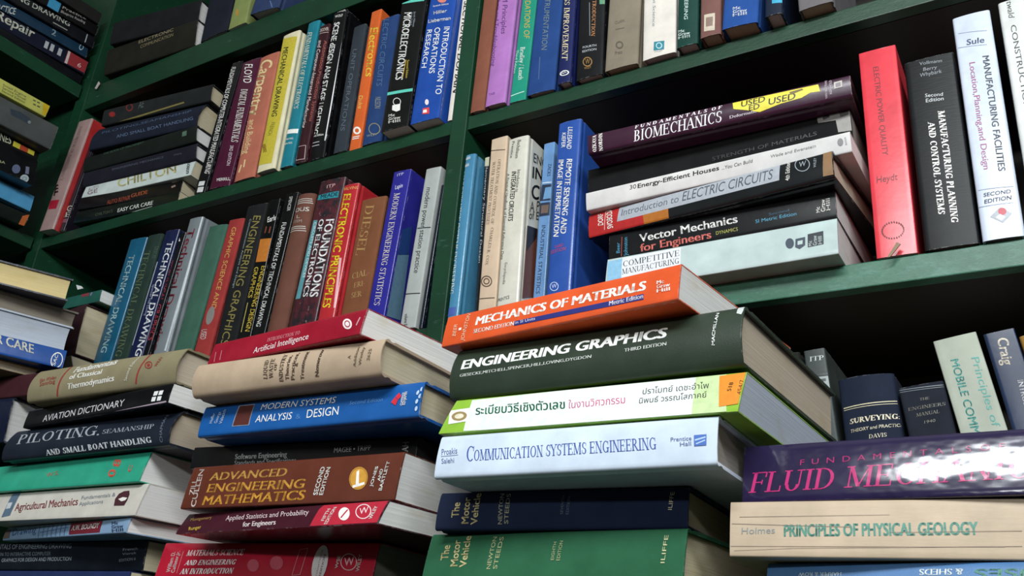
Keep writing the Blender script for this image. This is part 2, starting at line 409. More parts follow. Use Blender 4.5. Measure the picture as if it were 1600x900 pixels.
BOOKS = [
('paperback_book','black book with narrow white title,tight against the burgundy digital fundamentals book','books standing in the left bay upper row',0,'pb','gloss','0D0D11','w',(-1.1959,0.0011,1.9547),0.0001,-0.0697,-0.0,0.0267,0.265,0.175,[('T','title','F2F0EA','s','FUNDAMENTALS OF COMPUTER-INTEGRATED MANUFACTURING',1,0,0.69,[5,2575,128,380,133,2543]),('Q','publisher_mark','D8D8D8','s',[56,231,207,219,207,133,57,144]),('Q','publisher_mark','D8D8D8','s',[67,118,218,107,223,9,73,19])]),
('hardcover_book','burgundy hardcover reading DIGITAL FUNDAMENTALS on the left bay upper shelf','books standing in the left bay upper row',0,'hc','gloss','49152F','w',(-1.1592,0.0009,1.9543),0.0003,-0.0365,0.0,0.0494,0.2559,0.175,[('T','author_name','F2F0EA','s','FLOYD',0,0,0.69,[103,2509,185,2093,315,2449]),('T','title','F2F0EA','s','DIGITAL FUNDAMENTALS',0,1,0.69,[178,1961,272,874,352,1915]),('T','edition_note','D8C8D0','s','3RD EDITION',0,0,0.69,[282,796,316,403,365,778]),('T','publisher_mark','F2F0EA','s','MERRILL',0,0,0.69,[175,125,494,93,155,184])]),
('hardcover_book','salmon pink hardcover with cream carpentry title on the left bay upper shelf','books standing in the left bay upper row',0,'hc','cloth','AC6450','w',(-1.0955,-0.0021,1.9525),0.0001,0.0146,-0.0,0.0458,0.2496,0.175,[('T','title','E8CF9A','s','Carpentry',1,0,0.69,[59,2430,2,1302,353,2356]),('T','title','E8CF9A','s','and Building',0,0,0.69,[76,1190,98,515,219,1161]),('T','small_print','E0C088','s','Construction',0,0,0.69,[-15,1191,25,510,47,1186]),('Q','publisher_mark','E8CF9A','s',[92,311,70,170,102,154,125,295]),('Q','publisher_mark','E8CF9A','s',[160,389,169,240,201,228,193,377])]),
('hardcover_book','yellow and cream book reading MECHANICAL DRAWING','books standing in the left bay upper row',0,'hc','cloth','D6CEAE','w',(-1.0378,-0.0077,1.9525),0.0007,0.0259,-0.0,0.0391,0.274,0.175,[('Q','label_panel','C4B43C','s',[13,2687,355,2612,316,108,-3,147]),('T','title','26301E','s','MECHANICAL DRAWING',1,0,0.69,[74,2472,106,1049,199,2440]),('T','author_name','6A6A20','s','FRENCH',0,0,0.69,[133,928,101,689,225,900]),('T','author_name','7A2A10','s','SVENSEN',1,0,0.69,[74,367,4,545,162,354])]),
('hardcover_book','teal book with white stripe near its base,between yellow and maroon books','books standing in the left bay upper row',0,'hc','gloss','1C7888','w',(-0.9911,-0.0034,1.9525),0.0004,0.0082,-0.0,0.0258,0.2854,0.175,[('T','title','E6E2C8','s','FUNDAMENTALS OF ELECTRONICS',0,1,0.69,[43,2658,58,1114,149,2620]),('T','small_print','D8E0D8','s','CIRCUITS',0,0,0.69,[-59,1433,-33,1204,-2,1415]),('Q','color_band','F2F0EA','s',[-40,727,276,669,280,586,-39,648]),('T','author_name','F2F0EA','s','MALVINO',0,0,0.69,[14,521,195,490,6,557]),('T','author_name','F2F0EA','s','BATES',0,0,0.69,[21,432,190,408,13,467])]),
('hardcover_book','dark maroon book on computer-integrated manufacturing,between teal and black spines','books standing in the left bay upper row',0,'hc','gloss','34161D','w',(-0.959,-0.0031,1.9525),0.0002,0.0161,-0.0,0.0222,0.2683,0.175,[('T','title','E6D6D6','s','and Computer-Integrated Manufacturing',0,0,0.69,[35,2390,12,673,122,2358]),('T','small_print','A85A50','s','Automation,Production Systems',0,0,0.69,[167,2342,156,752,235,2317]),('T','author_name','D8C8C0','s','GROOVER',0,0,0.69,[18,2563,217,2538,4,2635]),('Q','color_band','C8B0A8','s',[9,2528,245,2490,241,2501,4,2539]),('Q','publisher_mark','C8B0B0','s',[-7,316,183,292,180,302,-11,325]),('Q','publisher_mark','C8B0B0','s',[176,299,195,46,206,42,187,295]),('Q','publisher_mark','C8B0B0','s',[199,49,17,68,21,58,203,39]),('Q','publisher_mark','C8B0B0','s',[24,61,-4,319,-15,322,13,65])]),
('hardcover_book','tall black book reading SCENE DESIGN AND STAGE LIGHTING','books standing in the left bay upper row',0,'hc','gloss','0A0A0D','w',(-0.931,-0.0002,1.9525),0.0004,0.0319,-0.0,0.0294,0.2895,0.175,[('T','title','F4F4F0','s','SCENE dESIGN ANd STAGE LIGHTING',1,0,0.69,[63,2683,-34,511,190,2649]),('T','author_name','F2F0EA','s','PARKER',0,0,0.69,[33,2898,275,2851,24,2954]),('T','author_name','F2F0EA','s','WOLF',0,0,0.69,[59,2786,232,2753,50,2840]),('Q','color_band','E8E8E8','s',[296,2793,260,305,277,298,315,2782]),('Q','color_band','E8E8E8','s',[319,24,300,409,283,415,302,31]),('T','edition_note','F2F0EA','s','Second Edition',0,0,0.69,[-64,454,227,408,-72,498]),('Q','publisher_mark','C0C0C0','s',[-57,333,164,303,160,316,-61,346]),('Q','publisher_mark','C0C0C0','s',[-45,271,176,241,171,254,-50,284])]),
('hardcover_book','slate grey cloth book between the black stage lighting book and orange electronics book','books standing in the left bay upper row',0,'hc','cloth','2A3139','w',(-0.8818,-0.0015,1.9525),0.0004,0.0172,-0.0,0.0259,0.2398,0.175,[('T','title','59636E','s','UNIT OPERATIONS',0,0,0.69,[75,1943,87,391,163,1912])]),
('paperback_book','slim orange book with yellow electronics title and white round emblem','books standing in the left bay upper row',0,'pb','gloss','D2602A','w',(-0.8544,0.0033,1.9525),0.0001,0.0089,-0.0,0.021,0.2645,0.175,[('T','title','E8C040','s','Electronics',1,0,0.69,[38,2321,96,1347,200,2271]),('T','author_name','E8C060','s','Duke',0,0,0.69,[26,1007,53,761,111,981]),('Q','publisher_mark','F2F0EA','s',[184,326,184,305,176,288,161,277,141,273,117,276,92,286,68,303,48,324,33,347,25,371,25,392,32,409,47,420,68,424,92,421,117,410,141,394,161,373,176,349]),('Q','publisher_mark','D2602A','s',[147,336,147,325,143,315,135,309,124,307,111,309,98,315,85,323,74,335,66,348,61,360,61,372,65,381,73,387,84,389,97,388,111,382,124,373,135,361,143,349]),('Q','small_print','F2F0EA','s',[38,236,181,225,175,241,32,252]),('Q','small_print','F2F0EA','s',[38,202,171,191,165,207,32,218])]),
('hardcover_book','plain blue hardcover with faint circuits title beside the orange electronics book','books standing in the left bay upper row',0,'hc','cloth','1D3A6A','w',(-0.8257,-0.0007,1.9525),0.0001,0.0109,-0.0,0.0357,0.235,0.175,[('T','title','4A6890','s','ELECTRIC CIRCUITS',0,0,0.69,[56,2422,117,1044,169,2379]),('T','author_name','8C9090','s','NILSSON',0,0,0.69,[135,832,154,623,249,797]),('O','publisher_mark','9C9468','s',[324,209,324,178,313,153,291,136,262,130,227,135,191,150,157,174,127,205,106,239,94,274,95,306,106,331,128,347,158,353,193,348,229,332,264,308,293,277,314,243],[311,213,310,185,300,163,281,149,256,144,225,148,193,161,163,182,137,209,118,240,108,270,109,298,119,320,138,334,164,340,195,335,227,321,257,300,283,273,301,243]),('T','publisher_mark','8C9090','s','WILEY',0,0,0.69,[82,131,283,108,75,172])]),
('paperback_book','thick black book reading MICROELECTRONICS with pale green bands','books standing in the left bay upper row',0,'pb','gloss','0B0C0D','w',(-0.7756,-0.0183,1.9529),0.0004,-0.0075,-0.0,0.0487,0.235,0.175,[('T','title','F4F4F0','s','MICROELECTRONICS',1,0,0.69,[90,2134,121,879,236,2087]),('Q','color_band','5FC8B4','s',[-4,2392,448,2285,447,2230,2,2333]),('Q','color_band','5FC8B4','s',[-8,690,480,624,482,573,-5,638]),('T','edition_note','C8B040','s','Second Edition',0,0,0.69,[293,1176,316,848,336,1168]),('Q','color_band','C8A030','s',[266,1194,254,868,267,862,279,1188]),('T','author_name','9098A0','s','Jacob Millman',0,0,0.69,[282,2079,298,1787,320,2072]),('T','author_name','9098A0','s','Arvin Grabel',0,0,0.69,[227,2084,245,1835,265,2077]),('O','publisher_mark','F2F0EA','s',[301,438,301,416,293,399,279,388,259,384,236,387,212,397,189,414,169,435,154,458,147,482,147,503,154,521,169,532,189,536,212,533,236,522,260,506,279,485,294,461],[289,441,289,423,283,408,271,399,254,395,234,398,214,407,194,421,177,438,165,458,158,479,158,497,165,512,177,521,194,525,214,522,235,513,254,499,271,481,283,461]),('Q','publisher_mark','F2F0EA','s',[148,420,298,405,310,292,245,283,157,335]),('T','publisher_mark','F2F0EA','s','Mc',1,0,0.69,[107,229,231,212,99,277]),('T','publisher_mark','F2F0EA','s','Graw',1,0,0.69,[117,171,341,141,109,219]),('T','publisher_mark','F2F0EA','s','Hill',1,0,0.69,[127,114,350,84,119,162])]),
('paperback_book','thick blue book reading INTRODUCTION TO OPERATIONS RESEARCH','books standing in the left bay upper row',0,'pb','gloss','1C489C','w',(-0.7254,-0.015,1.9537),0.0006,-0.0217,-0.0,0.0496,0.24,0.175,[('T','title','F0EEE8','s','INTRODUCTION TO',0,0,0.69,[358,1600,381,414,462,1574]),('T','title','F0EEE8','s','OPERATIONS',0,0,0.69,[183,1644,203,822,289,1617]),('T','title','F0EEE8','s','RESEARCH',0,0,0.69,[41,1653,44,968,136,1627]),('T','author_name','F2F0EA','s','Hillier',1,0,0.69,[117,1912,367,1867,107,1975]),('T','author_name','F2F0EA','s','Lieberman',1,0,0.69,[38,1781,458,1701,27,1847]),('T','edition_note','F2F0EA','s','Seventh Edition',0,0,0.69,[81,2065,375,2006,76,2097]),('Q','publisher_mark','F0E0E0','s',[287,305,287,290,285,277,279,268,270,263,260,263,248,269,237,279,228,292,220,308,216,324,215,339,218,352,224,361,233,366,243,365,254,360,265,350,275,336,282,321]),('Q','publisher_mark','E04848','s',[196,221,310,212,328,101,204,122]),('Q','publisher_mark','F2F0EA','s',[210,191,272,185,281,134,212,142]),('Q','publisher_mark','D88070','s',[324,2114,323,2096,313,2083,296,2075,273,2075,247,2081,220,2094,194,2112,172,2133,157,2155,150,2176,151,2195,161,2208,178,2215,201,2215,228,2209,255,2196,281,2178,302,2157,317,2135])]),
('paperback_book','slim pale book with black title,half hidden by the green divider','books standing in the left bay upper row',0,'pb','paper','D8D0C4','w',(-0.6698,-0.0017,1.9526),-0.0,0.0,0.0,0.0086,0.23,0.175,[('T','title','1A1A1A','s','SECTIONAL DOMAIN',1,0,0.69,[46,2109,40,468,130,2077])]),
('paperback_book','pinkish grey book leaning in the dark corner of the shelves','books standing in the dark corner',0,'pb','gloss','A88C88','w',(-1.6088,-0.0179,1.9559),0.0001,-0.0752,-0.0,0.0445,0.2428,0.175,[('Q','label_panel','B02038','s',[5,654,321,631,321,439,49,462]),('Q','title','2A1A1A','s',[-21,956,114,964,77,1004,-58,996]),('Q','title','2A1A1A','s',[22,880,156,888,119,927,-16,919]),('Q','title','2A1A1A','s',[64,804,197,812,161,851,27,843]),('Q','title','2A1A1A','s',[-4,991,63,753,111,741,45,978]),('T','small_print','8C7470','s','HANDBOOK OF MAINTENANCE',0,0,0.69,[114,2287,73,1082,227,2276])],'A82A2C'),
('paperback_book','short dark purple book with pale letters behind the leaning pinkish book','books standing in the dark corner',0,'pb','gloss','18121D','w',(-1.5623,-0.0062,1.953),0.0001,-0.0752,0.0,0.0155,0.185,0.175,[('T','title','D8CFC0','s','GE',1,0,0.69,[34,408,346,401,-19,525]),('T','title','D8CFC0','s','IES',1,0,0.69,[-3,284,293,279,-40,391]),('Q','publisher_mark','7A4A5A','s',[4,242,186,239,205,156,16,173])]),
('paperback_book','dark green book reading EASY CAR CARE,lowest of the corner pile','books piled flat in the corner',1,'pb','gloss','0A120F','c',(-1.5089,-0.0129,1.9547),0.091,-0.0082,0.012,0.2595,0.0256,0.19,[('T','title','E4E8E0','s','EASY CAR CARE',1,0,0.69,[1132,60,2001,80,1125,139]),('T','publisher_mark','4A5440','s',"CHILTON'S",0,0,0.69,[560,68,1001,80,548,129]),('Q','color_band','A8B4AC','s',[941,-55,2006,39,1999,50,933,-44])]),
('paperback_book','black book with orange red title below the white spine in the corner','books piled flat in the corner',1,'pb','gloss','0E0A0C','c',(-1.5032,-0.016,1.9808),0.1415,-0.0007,0.001,0.2448,0.0261,0.19,[('T','title','A04A34','s','AUTO REPAIR',1,0,0.69,[731,8,1287,39,712,94]),('T','title','B05A38','s','GUIDE',1,0,0.69,[1298,70,1685,99,1283,149]),('Q','publisher_mark','806A60','s',[2208,243,2328,248,2314,274,2194,269]),('Q','publisher_mark','907C70','s',[2237,126,2321,150,2294,186,2210,163])]),
('paperback_book','white paperback with big cream letters in the corner pile','books piled flat in the corner',1,'pb','gloss','C8D2CE','c',(-1.5129,-0.0102,2.0071),0.0784,0.0003,0.106,0.2807,0.0302,0.19,[('T','title','C4BC86','s','CHILTON',1,0,0.69,[951,97,2415,131,846,317]),('T','small_print','30343A','s','60809',1,0,0.69,[2748,43,2681,315,2678,32]),('T','small_print','9A7A8A','s','GE',1,0,0.69,[142,85,413,93,104,173]),('T','small_print','9A7A8A','s','AUTO',0,0,0.69,[117,181,390,188,85,258])]),
('hardcover_book','blackish navy book resting directly on the white cream-lettered paperback','books piled flat in the corner',1,'hc','cloth','141521','w',(-1.5237,-0.0075,2.0377),0.0623,0.0006,-0.189,0.2962,0.0295,0.19,[('T','title','54586A','s','ENGINEERING MECHANICS',0,0,0.69,[802,185,2147,167,801,225]),('T','author_name','54586A','s','LEVINSON',0,0,0.69,[2414,157,2611,148,2410,187])]),
('hardcover_book','dark green book in the corner pile,just under the blue handbook','books piled flat in the corner',1,'hc','cloth','0B140F','w',(-1.5258,-0.0136,2.0677),0.0482,0.0009,-0.185,0.3003,0.0303,0.19,[('T','title','44604E','s','THE BOOK OF MACHINERY',0,0,0.69,[534,242,1645,246,539,294]),('Q','publisher_mark','54705E','s',[2647,243,2757,249,2763,151,2653,151])]),
('hardcover_book','blue hardcover with two faint title lines in the corner pile','books piled flat in the corner',1,'rd','cloth','0E1627','c',(-1.4954,-0.0329,2.0986),0.1171,0.0007,0.206,0.2664,0.0553,0.19,[('T','title','4A5A78','s','PILOTING,SEAMANSHIP',0,0,0.69,[222,323,2415,366,191,398]),('T','title','5A6A88','s','AND SMALL BOAT HANDLING',0,0,0.69,[698,126,2559,146,669,199])]),
('hardcover_book','worn blackish book with two red marks topping the corner pile','books piled flat in the corner',1,'hc','cloth','171A1A','c',(-1.4872,-0.0276,2.1543),0.1218,-0.0,-0.083,0.2689,0.035,0.19,[('Q','publisher_mark','8A2A28','s',[332,180,333,162,325,148,309,138,287,135,261,137,233,145,207,158,184,175,167,195,158,214,158,232,166,246,182,256,204,260,230,257,258,249,284,236,307,219,323,199]),('O','publisher_mark','6A2A28','s',[772,244,775,216,767,192,750,176,726,167,696,169,664,180,633,199,606,224,585,254,573,284,571,313,578,337,595,354,620,362,650,360,682,349,713,330,740,304,761,275],[738,251,739,233,734,217,723,207,707,201,688,202,667,209,647,222,630,238,616,257,608,277,607,296,612,311,623,322,639,328,658,327,679,319,699,307,717,290,730,271]),('T','author_name','54605C','s','AE',0,0,0.69,[918,178,1049,189,899,351]),('Q','color_band','7A7040','s',[140,-44,2074,70,2057,102,121,-12])]),
('hardcover_book','dark olive book lying on the topmost shelf of the left bay','books on the topmost left shelf',1,'hc','cloth','17150C','w',(-1.5566,-0.0153,2.303),0.0616,-0.0042,-0.125,0.2542,0.0582,0.19,[('T','title','94886A','s','ELECTRONIC',0,0,0.69,[921,471,1888,493,915,545]),('T','title','84785A','s','COMMUNICATION',0,0,0.69,[1002,340,1911,369,996,414])]),
('hardcover_book','blackish book lying on the dark olive book at the top left','books on the topmost left shelf',1,'hc','cloth','0C0C10','w',(-1.5377,-0.0325,2.3617),0.1435,-0.0006,-0.091,0.2281,0.0519,0.19,[]),
('hardcover_book','dark navy book standing beside the lying olive book at the top','books on the topmost left shelf',0,'hc','cloth','111423','w',(-1.2858,-0.001,2.302),0.0003,0.0642,-0.0,0.0709,0.23,0.175,[]),
('paperback_book','yellow-green book standing on the topmost left shelf','books on the topmost left shelf',0,'pb','paper','7E8A50','w',(-1.2074,-0.0034,2.302),0.0002,0.0284,-0.0,0.0454,0.23,0.175,[('Q','publisher_mark','B08A3A','s',[206,323,211,295,211,272,206,256,196,248,183,249,167,260,151,278,136,302,123,331,113,360,108,388,109,411,114,427,124,435,137,434,152,424,169,405,184,380,197,352])]),
('hardcover_book','blue book overhanging the top shelf edge beside the yellow-green one','books on the topmost left shelf',0,'hc','cloth','27375A','w',(-1.1484,-0.0084,2.3113),0.0007,-0.1271,-0.0,0.0733,0.23,0.175,[('Q','color_band','5A70A0','s',[458,190,573,23,598,24,484,190])]),
('hardcover_book','teal book reading TECHNICAL DRAWING,leftmost standing book of its row','books standing in the left bay lower row',0,'hc','gloss','1A5A78','w',(-1.3509,-0.0003,1.6458),0.0001,-0.0518,-0.0,0.046,0.2484,0.175,[('T','title','A8C8CC','s','TECHNICAL DRAWING',1,0,0.69,[130,2177,143,407,285,2158])]),
('hardcover_book','dark green cloth book with dim gilt title,beside the teal one','books standing in the left bay lower row',0,'hc','cloth','20342D','w',(-1.3002,-0.0002,1.6451),-0.0001,-0.0416,0.0,0.0371,0.2474,0.175,[('T','title','5F7054','s','TECHNICAL DRAWING',0,1,0.69,[30,2186,56,291,204,2162]),('T','author_name','4A6054','s','GIESECKE',0,0,0.69,[287,2242,294,2013,378,2229])]),
('hardcover_book','navy book with bold white TECHNICAL DRAWING title','books standing in the left bay lower row',0,'hc','gloss','192146','w',(-1.2616,-0.0002,1.6459),-0.0001,-0.0679,0.0,0.0353,0.2474,0.175,[('T','title','EEF0F4','s','TECHNICAL DRAWING',1,0,0.69,[158,2269,191,249,300,2252]),('Q','small_print','B8C0D0','s',[18,1911,22,439,49,433,46,1903]),('T','author_name','A8B0C4','s','Spencer Hill Loving',0,0,0.69,[103,1486,125,937,164,1481])]),
('paperback_book','thin dark book with red lettering squeezed beside the grey technical drawing book','books standing in the left bay lower row',0,'pb','gloss','101117','w',(-1.2248,-0.0,1.6449),-0.0,-0.0907,0.0,0.0125,0.2381,0.175,[('T','title','A83A48','s','TECHNICAL GRAPHICS',1,0,0.69,[-87,1890,10,487,30,1880]),('Q','publisher_mark','F2F0EA','s',[-63,2332,16,2220,56,2222,-22,2334])]),
('hardcover_book','grey book with large dark red technical drawing title','books standing in the left bay lower row',0,'hc','gloss','7C8488','w',(-1.1985,-0.0004,1.645),-0.0001,-0.0393,0.0,0.0334,0.2593,0.175,[('T','title','7A2A38','s','Technical Drawing',1,0,0.69,[47,2405,-70,296,224,2383]),('T','author_name','33383E','s','Giesecke Mitchell Spencer Hill Dygdon Novak',0,0,0.69,[-5,2292,-100,490,42,2285]),('Q','color_band','C8D0D6','s',[310,2593,268,261,309,251,354,2578])]),
('hardcover_book','plain green cloth book with no lettering,beside the grey book','books standing in the left bay lower row',0,'hc','cloth','396050','w',(-1.1508,0.0,1.6467),0.0001,-0.0771,-0.0,0.0423,0.2334,0.175,[]),
('hardcover_book','red book with gold graphic science title and grey oval','books standing in the left bay lower row',0,'hc','cloth','983230','w',(-1.1027,-0.0,1.6458),0.0,-0.0624,0.0,0.0352,0.236,0.175,[('T','title','D0A458','s','GRAPHIC SCIENCE AND',0,0,0.69,[135,2222,152,827,238,2208]),('Q','label_panel','8A8480','s',[260,695,255,651,241,613,221,585,197,570,170,570,143,584,120,611,101,649,90,694,87,741,92,786,106,824,126,852,151,867,178,867,205,853,228,825,246,787,257,742]),('T','sticker','C8C0BC','s','USED',0,0,0.69,[59,500,83,340,192,491])]),
('hardcover_book','blackish book with dull gold ENGINEERING GRAPHICS title beside the red book','books standing in the left bay lower row',0,'hc','cloth','131315','w',(-1.058,-0.0003,1.6447),0.0001,-0.0289,-0.0,0.0441,0.2532,0.175,[('T','title','8A8048','s','ENGINEERING GRAPHICS',0,0,0.69,[215,2337,142,211,375,2309]),('T','small_print','9CA8AC','s','Communication Analysis and Design',0,0,0.69,[137,2293,109,1124,179,2285])]),
('paperback_book','black book with orange square above yellow engineering design graphics title','books standing in the left bay lower row',0,'pb','gloss','0C0D0E','w',(-1.0099,-0.0003,1.6439),-0.0,-0.0187,-0.0,0.0257,0.2546,0.175,[('Q','label_panel','C0752E','s',[9,1885,348,1852,357,1463,24,1495]),('T','author_name','F2F0EA','s','Earle',1,0,0.69,[91,2157,279,2173,73,2251]),('T','title','D4B848','s','ENGINEERING DESIGN',1,0,0.69,[180,1409,129,364,273,1395]),('T','title','D4B848','s','GRAPHICS',1,0,0.69,[26,1413,25,909,120,1399]),('Q','publisher_mark','7A4030','s',[78,2091,74,1980,104,1969,109,2081]),('Q','publisher_mark','7A4030','s',[170,2075,166,1964,196,1953,200,2064]),('Q','small_print','C0B060','s',[40,829,39,362,57,358,58,824])]),
('paperback_book','black book with white FUNDAMENTALS OF TECHNICAL DRAWING title','books standing in the left bay lower row',0,'pb','gloss','0F0F0F','w',(-0.9827,-0.0004,1.6449),-0.0,-0.0589,0.0,0.0257,0.2583,0.175,[('T','title','E8E8E4','s','FUNDAMENTALS OF TECHNICAL DRAWING',1,0,0.69,[72,2085,49,405,166,2072]),('T','author_name','C8C8C4','s','SPENCER',0,0,0.69,[92,2525,109,2274,161,2519])]),
('hardcover_book','brown cloth hardcover with silver double bands near its top','books standing in the left bay lower row',0,'rd','cloth','674034','c',(-0.9524,-0.0002,1.6452),0.0001,-0.049,-0.0,0.0359,0.247,0.175,[('Q','color_band','C8C4BC','s',[38,2382,336,2365,331,2376,33,2394]),('Q','color_band','C8C4BC','s',[48,2347,345,2331,340,2342,43,2359]),('Q','color_band','C8C4BC','s',[57,2313,354,2297,350,2308,52,2325]),('Q','color_band','C8C4BC','s',[10,1920,328,1905,324,1917,5,1932]),('Q','color_band','C8C4BC','s',[19,1887,337,1872,333,1884,14,1898]),('Q','color_band','C8C4BC','s',[30,1848,348,1834,343,1845,25,1859]),('T','title','C8C4BC','s','OUS',1,0,0.69,[52,2175,328,2164,49,2243]),('T','author_name','B8B0A8','s','L',0,0,0.69,[134,2060,207,2057,125,2115]),('T','small_print','A89890','s','ITEM',0,0,0.69,[89,1986,255,1980,83,2033])]),
('hardcover_book','marbled maroon and black book reading FOUNDATIONS OF ELECTRONICS','books standing in the left bay lower row',0,'hc','marble','4E1F28','w',(-0.91,-0.0005,1.6457),0.0002,-0.0459,-0.0,0.0502,0.2627,0.175,[('T','title','F4F4F4','s','FOUNDATIONS',1,0,0.69,[302,1943,296,721,457,1933]),('T','title','F4F4F4','s','OF ELECTRONICS',1,0,0.69,[163,1965,162,735,260,1958]),('Q','label_panel','5C98A0','s',[36,1976,125,1962,118,718,21,717]),('T','title','D8ECEC','s','CIRCUITS AND DEVICES',0,0,0.69,[61,1937,69,1049,116,1928]),('Q','label_panel','2F8C9A','s',[26,2394,435,2397,442,2286,23,2311]),('T','author_name','101820','s','MEADE',1,0,0.69,[87,2323,428,2315,80,2391]),('T','publisher_mark','D0A8A8','s','ITP',0,0,0.69,[174,2482,340,2483,167,2538])]),
('hardcover_book','bright red book with yellow ELECTRONIC PRINCIPLES title','books standing in the left bay lower row',0,'hc','gloss','B42A32','w',(-0.8461,-0.0101,1.6445),0.0001,-0.0294,-0.0,0.0295,0.2379,0.175,[('T','title','F0DA30','s','ELECTRONIC PRINCIPLES',1,0,0.69,[48,2236,56,467,194,2214]),('T','author_name','E0A860','s','MALVINO',0,0,0.69,[-8,2303,321,2276,-10,2353]),('Q','small_print','E8B0B4','s',[200,1200,262,445,302,437,242,1190])]),  # last mark: pale glare on the spine's right side, painted as a strip
('hardcover_book','brown cloth hardcover with gilt DIESEL title','books standing in the left bay lower row',0,'hc','cloth','76482D','c',(-0.8151,0.0003,1.6448),0.0002,-0.0299,-0.0,0.0452,0.2122,0.175,[('T','title','AA8452','s','DIESEL',0,1,0.69,[107,2025,78,1246,266,2002]),('T','subtitle','AC8C5A','s','CIAL-',0,1,0.69,[101,877,397,904,88,965]),('T','subtitle','AC8C5A','s','ERI-',0,1,0.69,[164,736,351,752,154,812]),('T','subtitle','AC8C5A','s','SER',0,1,0.69,[150,585,337,597,142,665])]),
('paperback_book','violet blue book reading MODERN ENGINEERING STATISTICS','books standing in the left bay lower row',0,'pb','gloss','2C2A8C','w',(-0.7684,-0.0002,1.645),0.0,-0.0516,-0.0,0.0312,0.2464,0.175,[('T','title','D8D0C4','s','MODERN ENGINEERING STATISTICS',0,1,0.69,[88,2116,100,424,192,2103]),('T','publisher_mark','C8C8E0','s','ITP',0,0,0.69,[82,2381,195,2389,77,2422]),('T','author_name','E0E0F0','s','Lapin',0,0,0.69,[89,2172,219,2186,81,2239]),('Q','cover_picture','20407A','f',[-52,1463,233,1680,265,1258,-20,1131]),('Q','cover_picture','5F8298','f',[-19,1126,266,1253,332,314,-11,262])]),
('paperback_book','grey book reading modern power station practice beside the green divider','books standing in the left bay lower row',0,'pb','paper','A6ABA8','w',(-0.7031,-0.005,1.6445),0.0001,-0.0412,-0.0,0.0252,0.234,0.175,[('T','title','2A2E30','s','modern power station practice',0,0,0.62,[66,2040,87,768,143,2031]),('T','small_print','2A2E30','s','volume 8',0,0,0.69,[52,197,69,37,110,197]),('Q','color_band','22262A','s',[22,1425,247,1405,244,1419,18,1438]),('Q','color_band','22262A','s',[-17,476,281,458,278,471,-20,489])]),
('paperback_book',"very thin dark navy book pressed against the divider's left side",'books standing in the left bay lower row',0,'pb','gloss','0E1723','w',(-0.6768,0.0005,1.6438),0.0,-0.0412,0.0,0.0058,0.2067,0.175,[('Q','publisher_mark','A8B0B4','s',[47,836,81,836,93,659,56,658])]),
('paperback_book','small grey book lowest in the far left lying pile','books lying at the far left of the lower row',1,'pb','paper','605C53','c',(-1.5186,-0.0232,1.6434),-0.0084,0.0177,-0.519,0.163,0.0248,0.15,[]),
('hardcover_book','thick maroon book tilted in the far left lying pile beside the teal row','books lying at the far left of the lower row',1,'hc','cloth','31161D','c',(-1.4036,-0.0286,1.6722),-0.0042,0.0806,0.002,0.0432,0.0921,0.15,[]),
('paperback_book','thin mottled teal book lying on the tilted maroon book','books lying at the far left of the lower row',1,'pb','gloss','2A6055','w',(-1.4651,-0.0195,1.7714),-0.0059,0.0044,-0.036,0.1169,0.0215,0.15,[('Q','label_panel','8A4048','s',[610,261,833,249,841,144,627,157]),('Q','publisher_mark','8A80A0','s',[898,206,874,153,911,137,935,190])]),
('hardcover_book','reddish brown cloth book just right of the green divider,top row','books standing in the right bay top row',0,'hc','cloth','7E4A38','w',(-0.6307,-0.0039,1.9527),0.0,-0.0088,-0.0,0.0233,0.235,0.175,[]),
('hardcover_book','lilac purple book in the right bay top row','books standing in the right bay top row',0,'hc','gloss','A871B4','w',(-0.6043,-0.007,1.9532),0.0,-0.0198,-0.0,0.0324,0.235,0.175,[('T','title','5A3470','s','Analysis and Troubleshooting',0,0,0.66,[-34,2025,25,672,37,1999]),('T','title','5A3470','s','CAM Principles',0,0,0.66,[79,2042,136,1183,163,2011]),('T','publisher_mark','6A4080','s','TAB',0,0,0.69,[54,168,150,167,50,205])]),
('paperback_book','slim bright green book beside the lilac book in the top row','books standing in the right bay top row',0,'pb','gloss','1E8C74','w',(-0.5684,-0.001,1.9533),0.0,-0.0321,-0.0,0.0248,0.235,0.175,[('T','title','C0A850','s','FOUNDATIONS OF',0,0,0.69,[31,2015,108,1038,125,1981]),('T','author_name','D8F0E4','s','Bradley / Leach',1,0,0.69,[74,892,99,350,150,874]),('T','edition_note','B8E4D4','s','Third Edition',0,0,0.69,[2,868,-4,483,49,859]),('Q','publisher_mark','B8E4D4','s',[9,104,222,124,216,138,3,118])]),
('hardcover_book','wide blue cloth book with faint gilt title in the top row','books standing in the right bay top row',0,'hc','cloth','1A3E78','w',(-0.5401,-0.0045,1.9537),-0.0002,-0.0269,0.0,0.042,0.235,0.175,[('T','title','6C7C80','s','INSTRUMENTATION',0,0,0.69,[137,1724,167,695,224,1693]),('Q','author_name','4A6088','s',[149,583,166,217,181,212,164,578])]),
('hardcover_book','dark blue book reading PROCESS IMPROVEMENT','books standing in the right bay top row',0,'hc','gloss','171F51','w',(-0.4903,-0.0104,1.9526),-0.0,-0.0041,-0.0,0.0191,0.235,0.175,[('T','title','E0D2A8','s','PROCESS IMPROVEMENT',0,1,0.69,[14,1803,47,375,100,1768]),('O','publisher_mark','F2F0EA','s',[166,151,167,138,161,126,150,116,133,110,113,107,92,109,71,114,53,124,40,135,32,149,31,162,37,174,49,184,65,190,85,193,107,191,127,185,145,176,159,164],[149,151,150,141,146,132,137,124,125,120,110,118,94,119,78,123,65,130,55,139,49,149,48,159,52,168,61,175,74,180,89,182,105,181,120,176,134,169,144,161]),('T','publisher_mark','F2F0EA','s','SQC',0,0,0.69,[53,144,135,144,55,184])]),
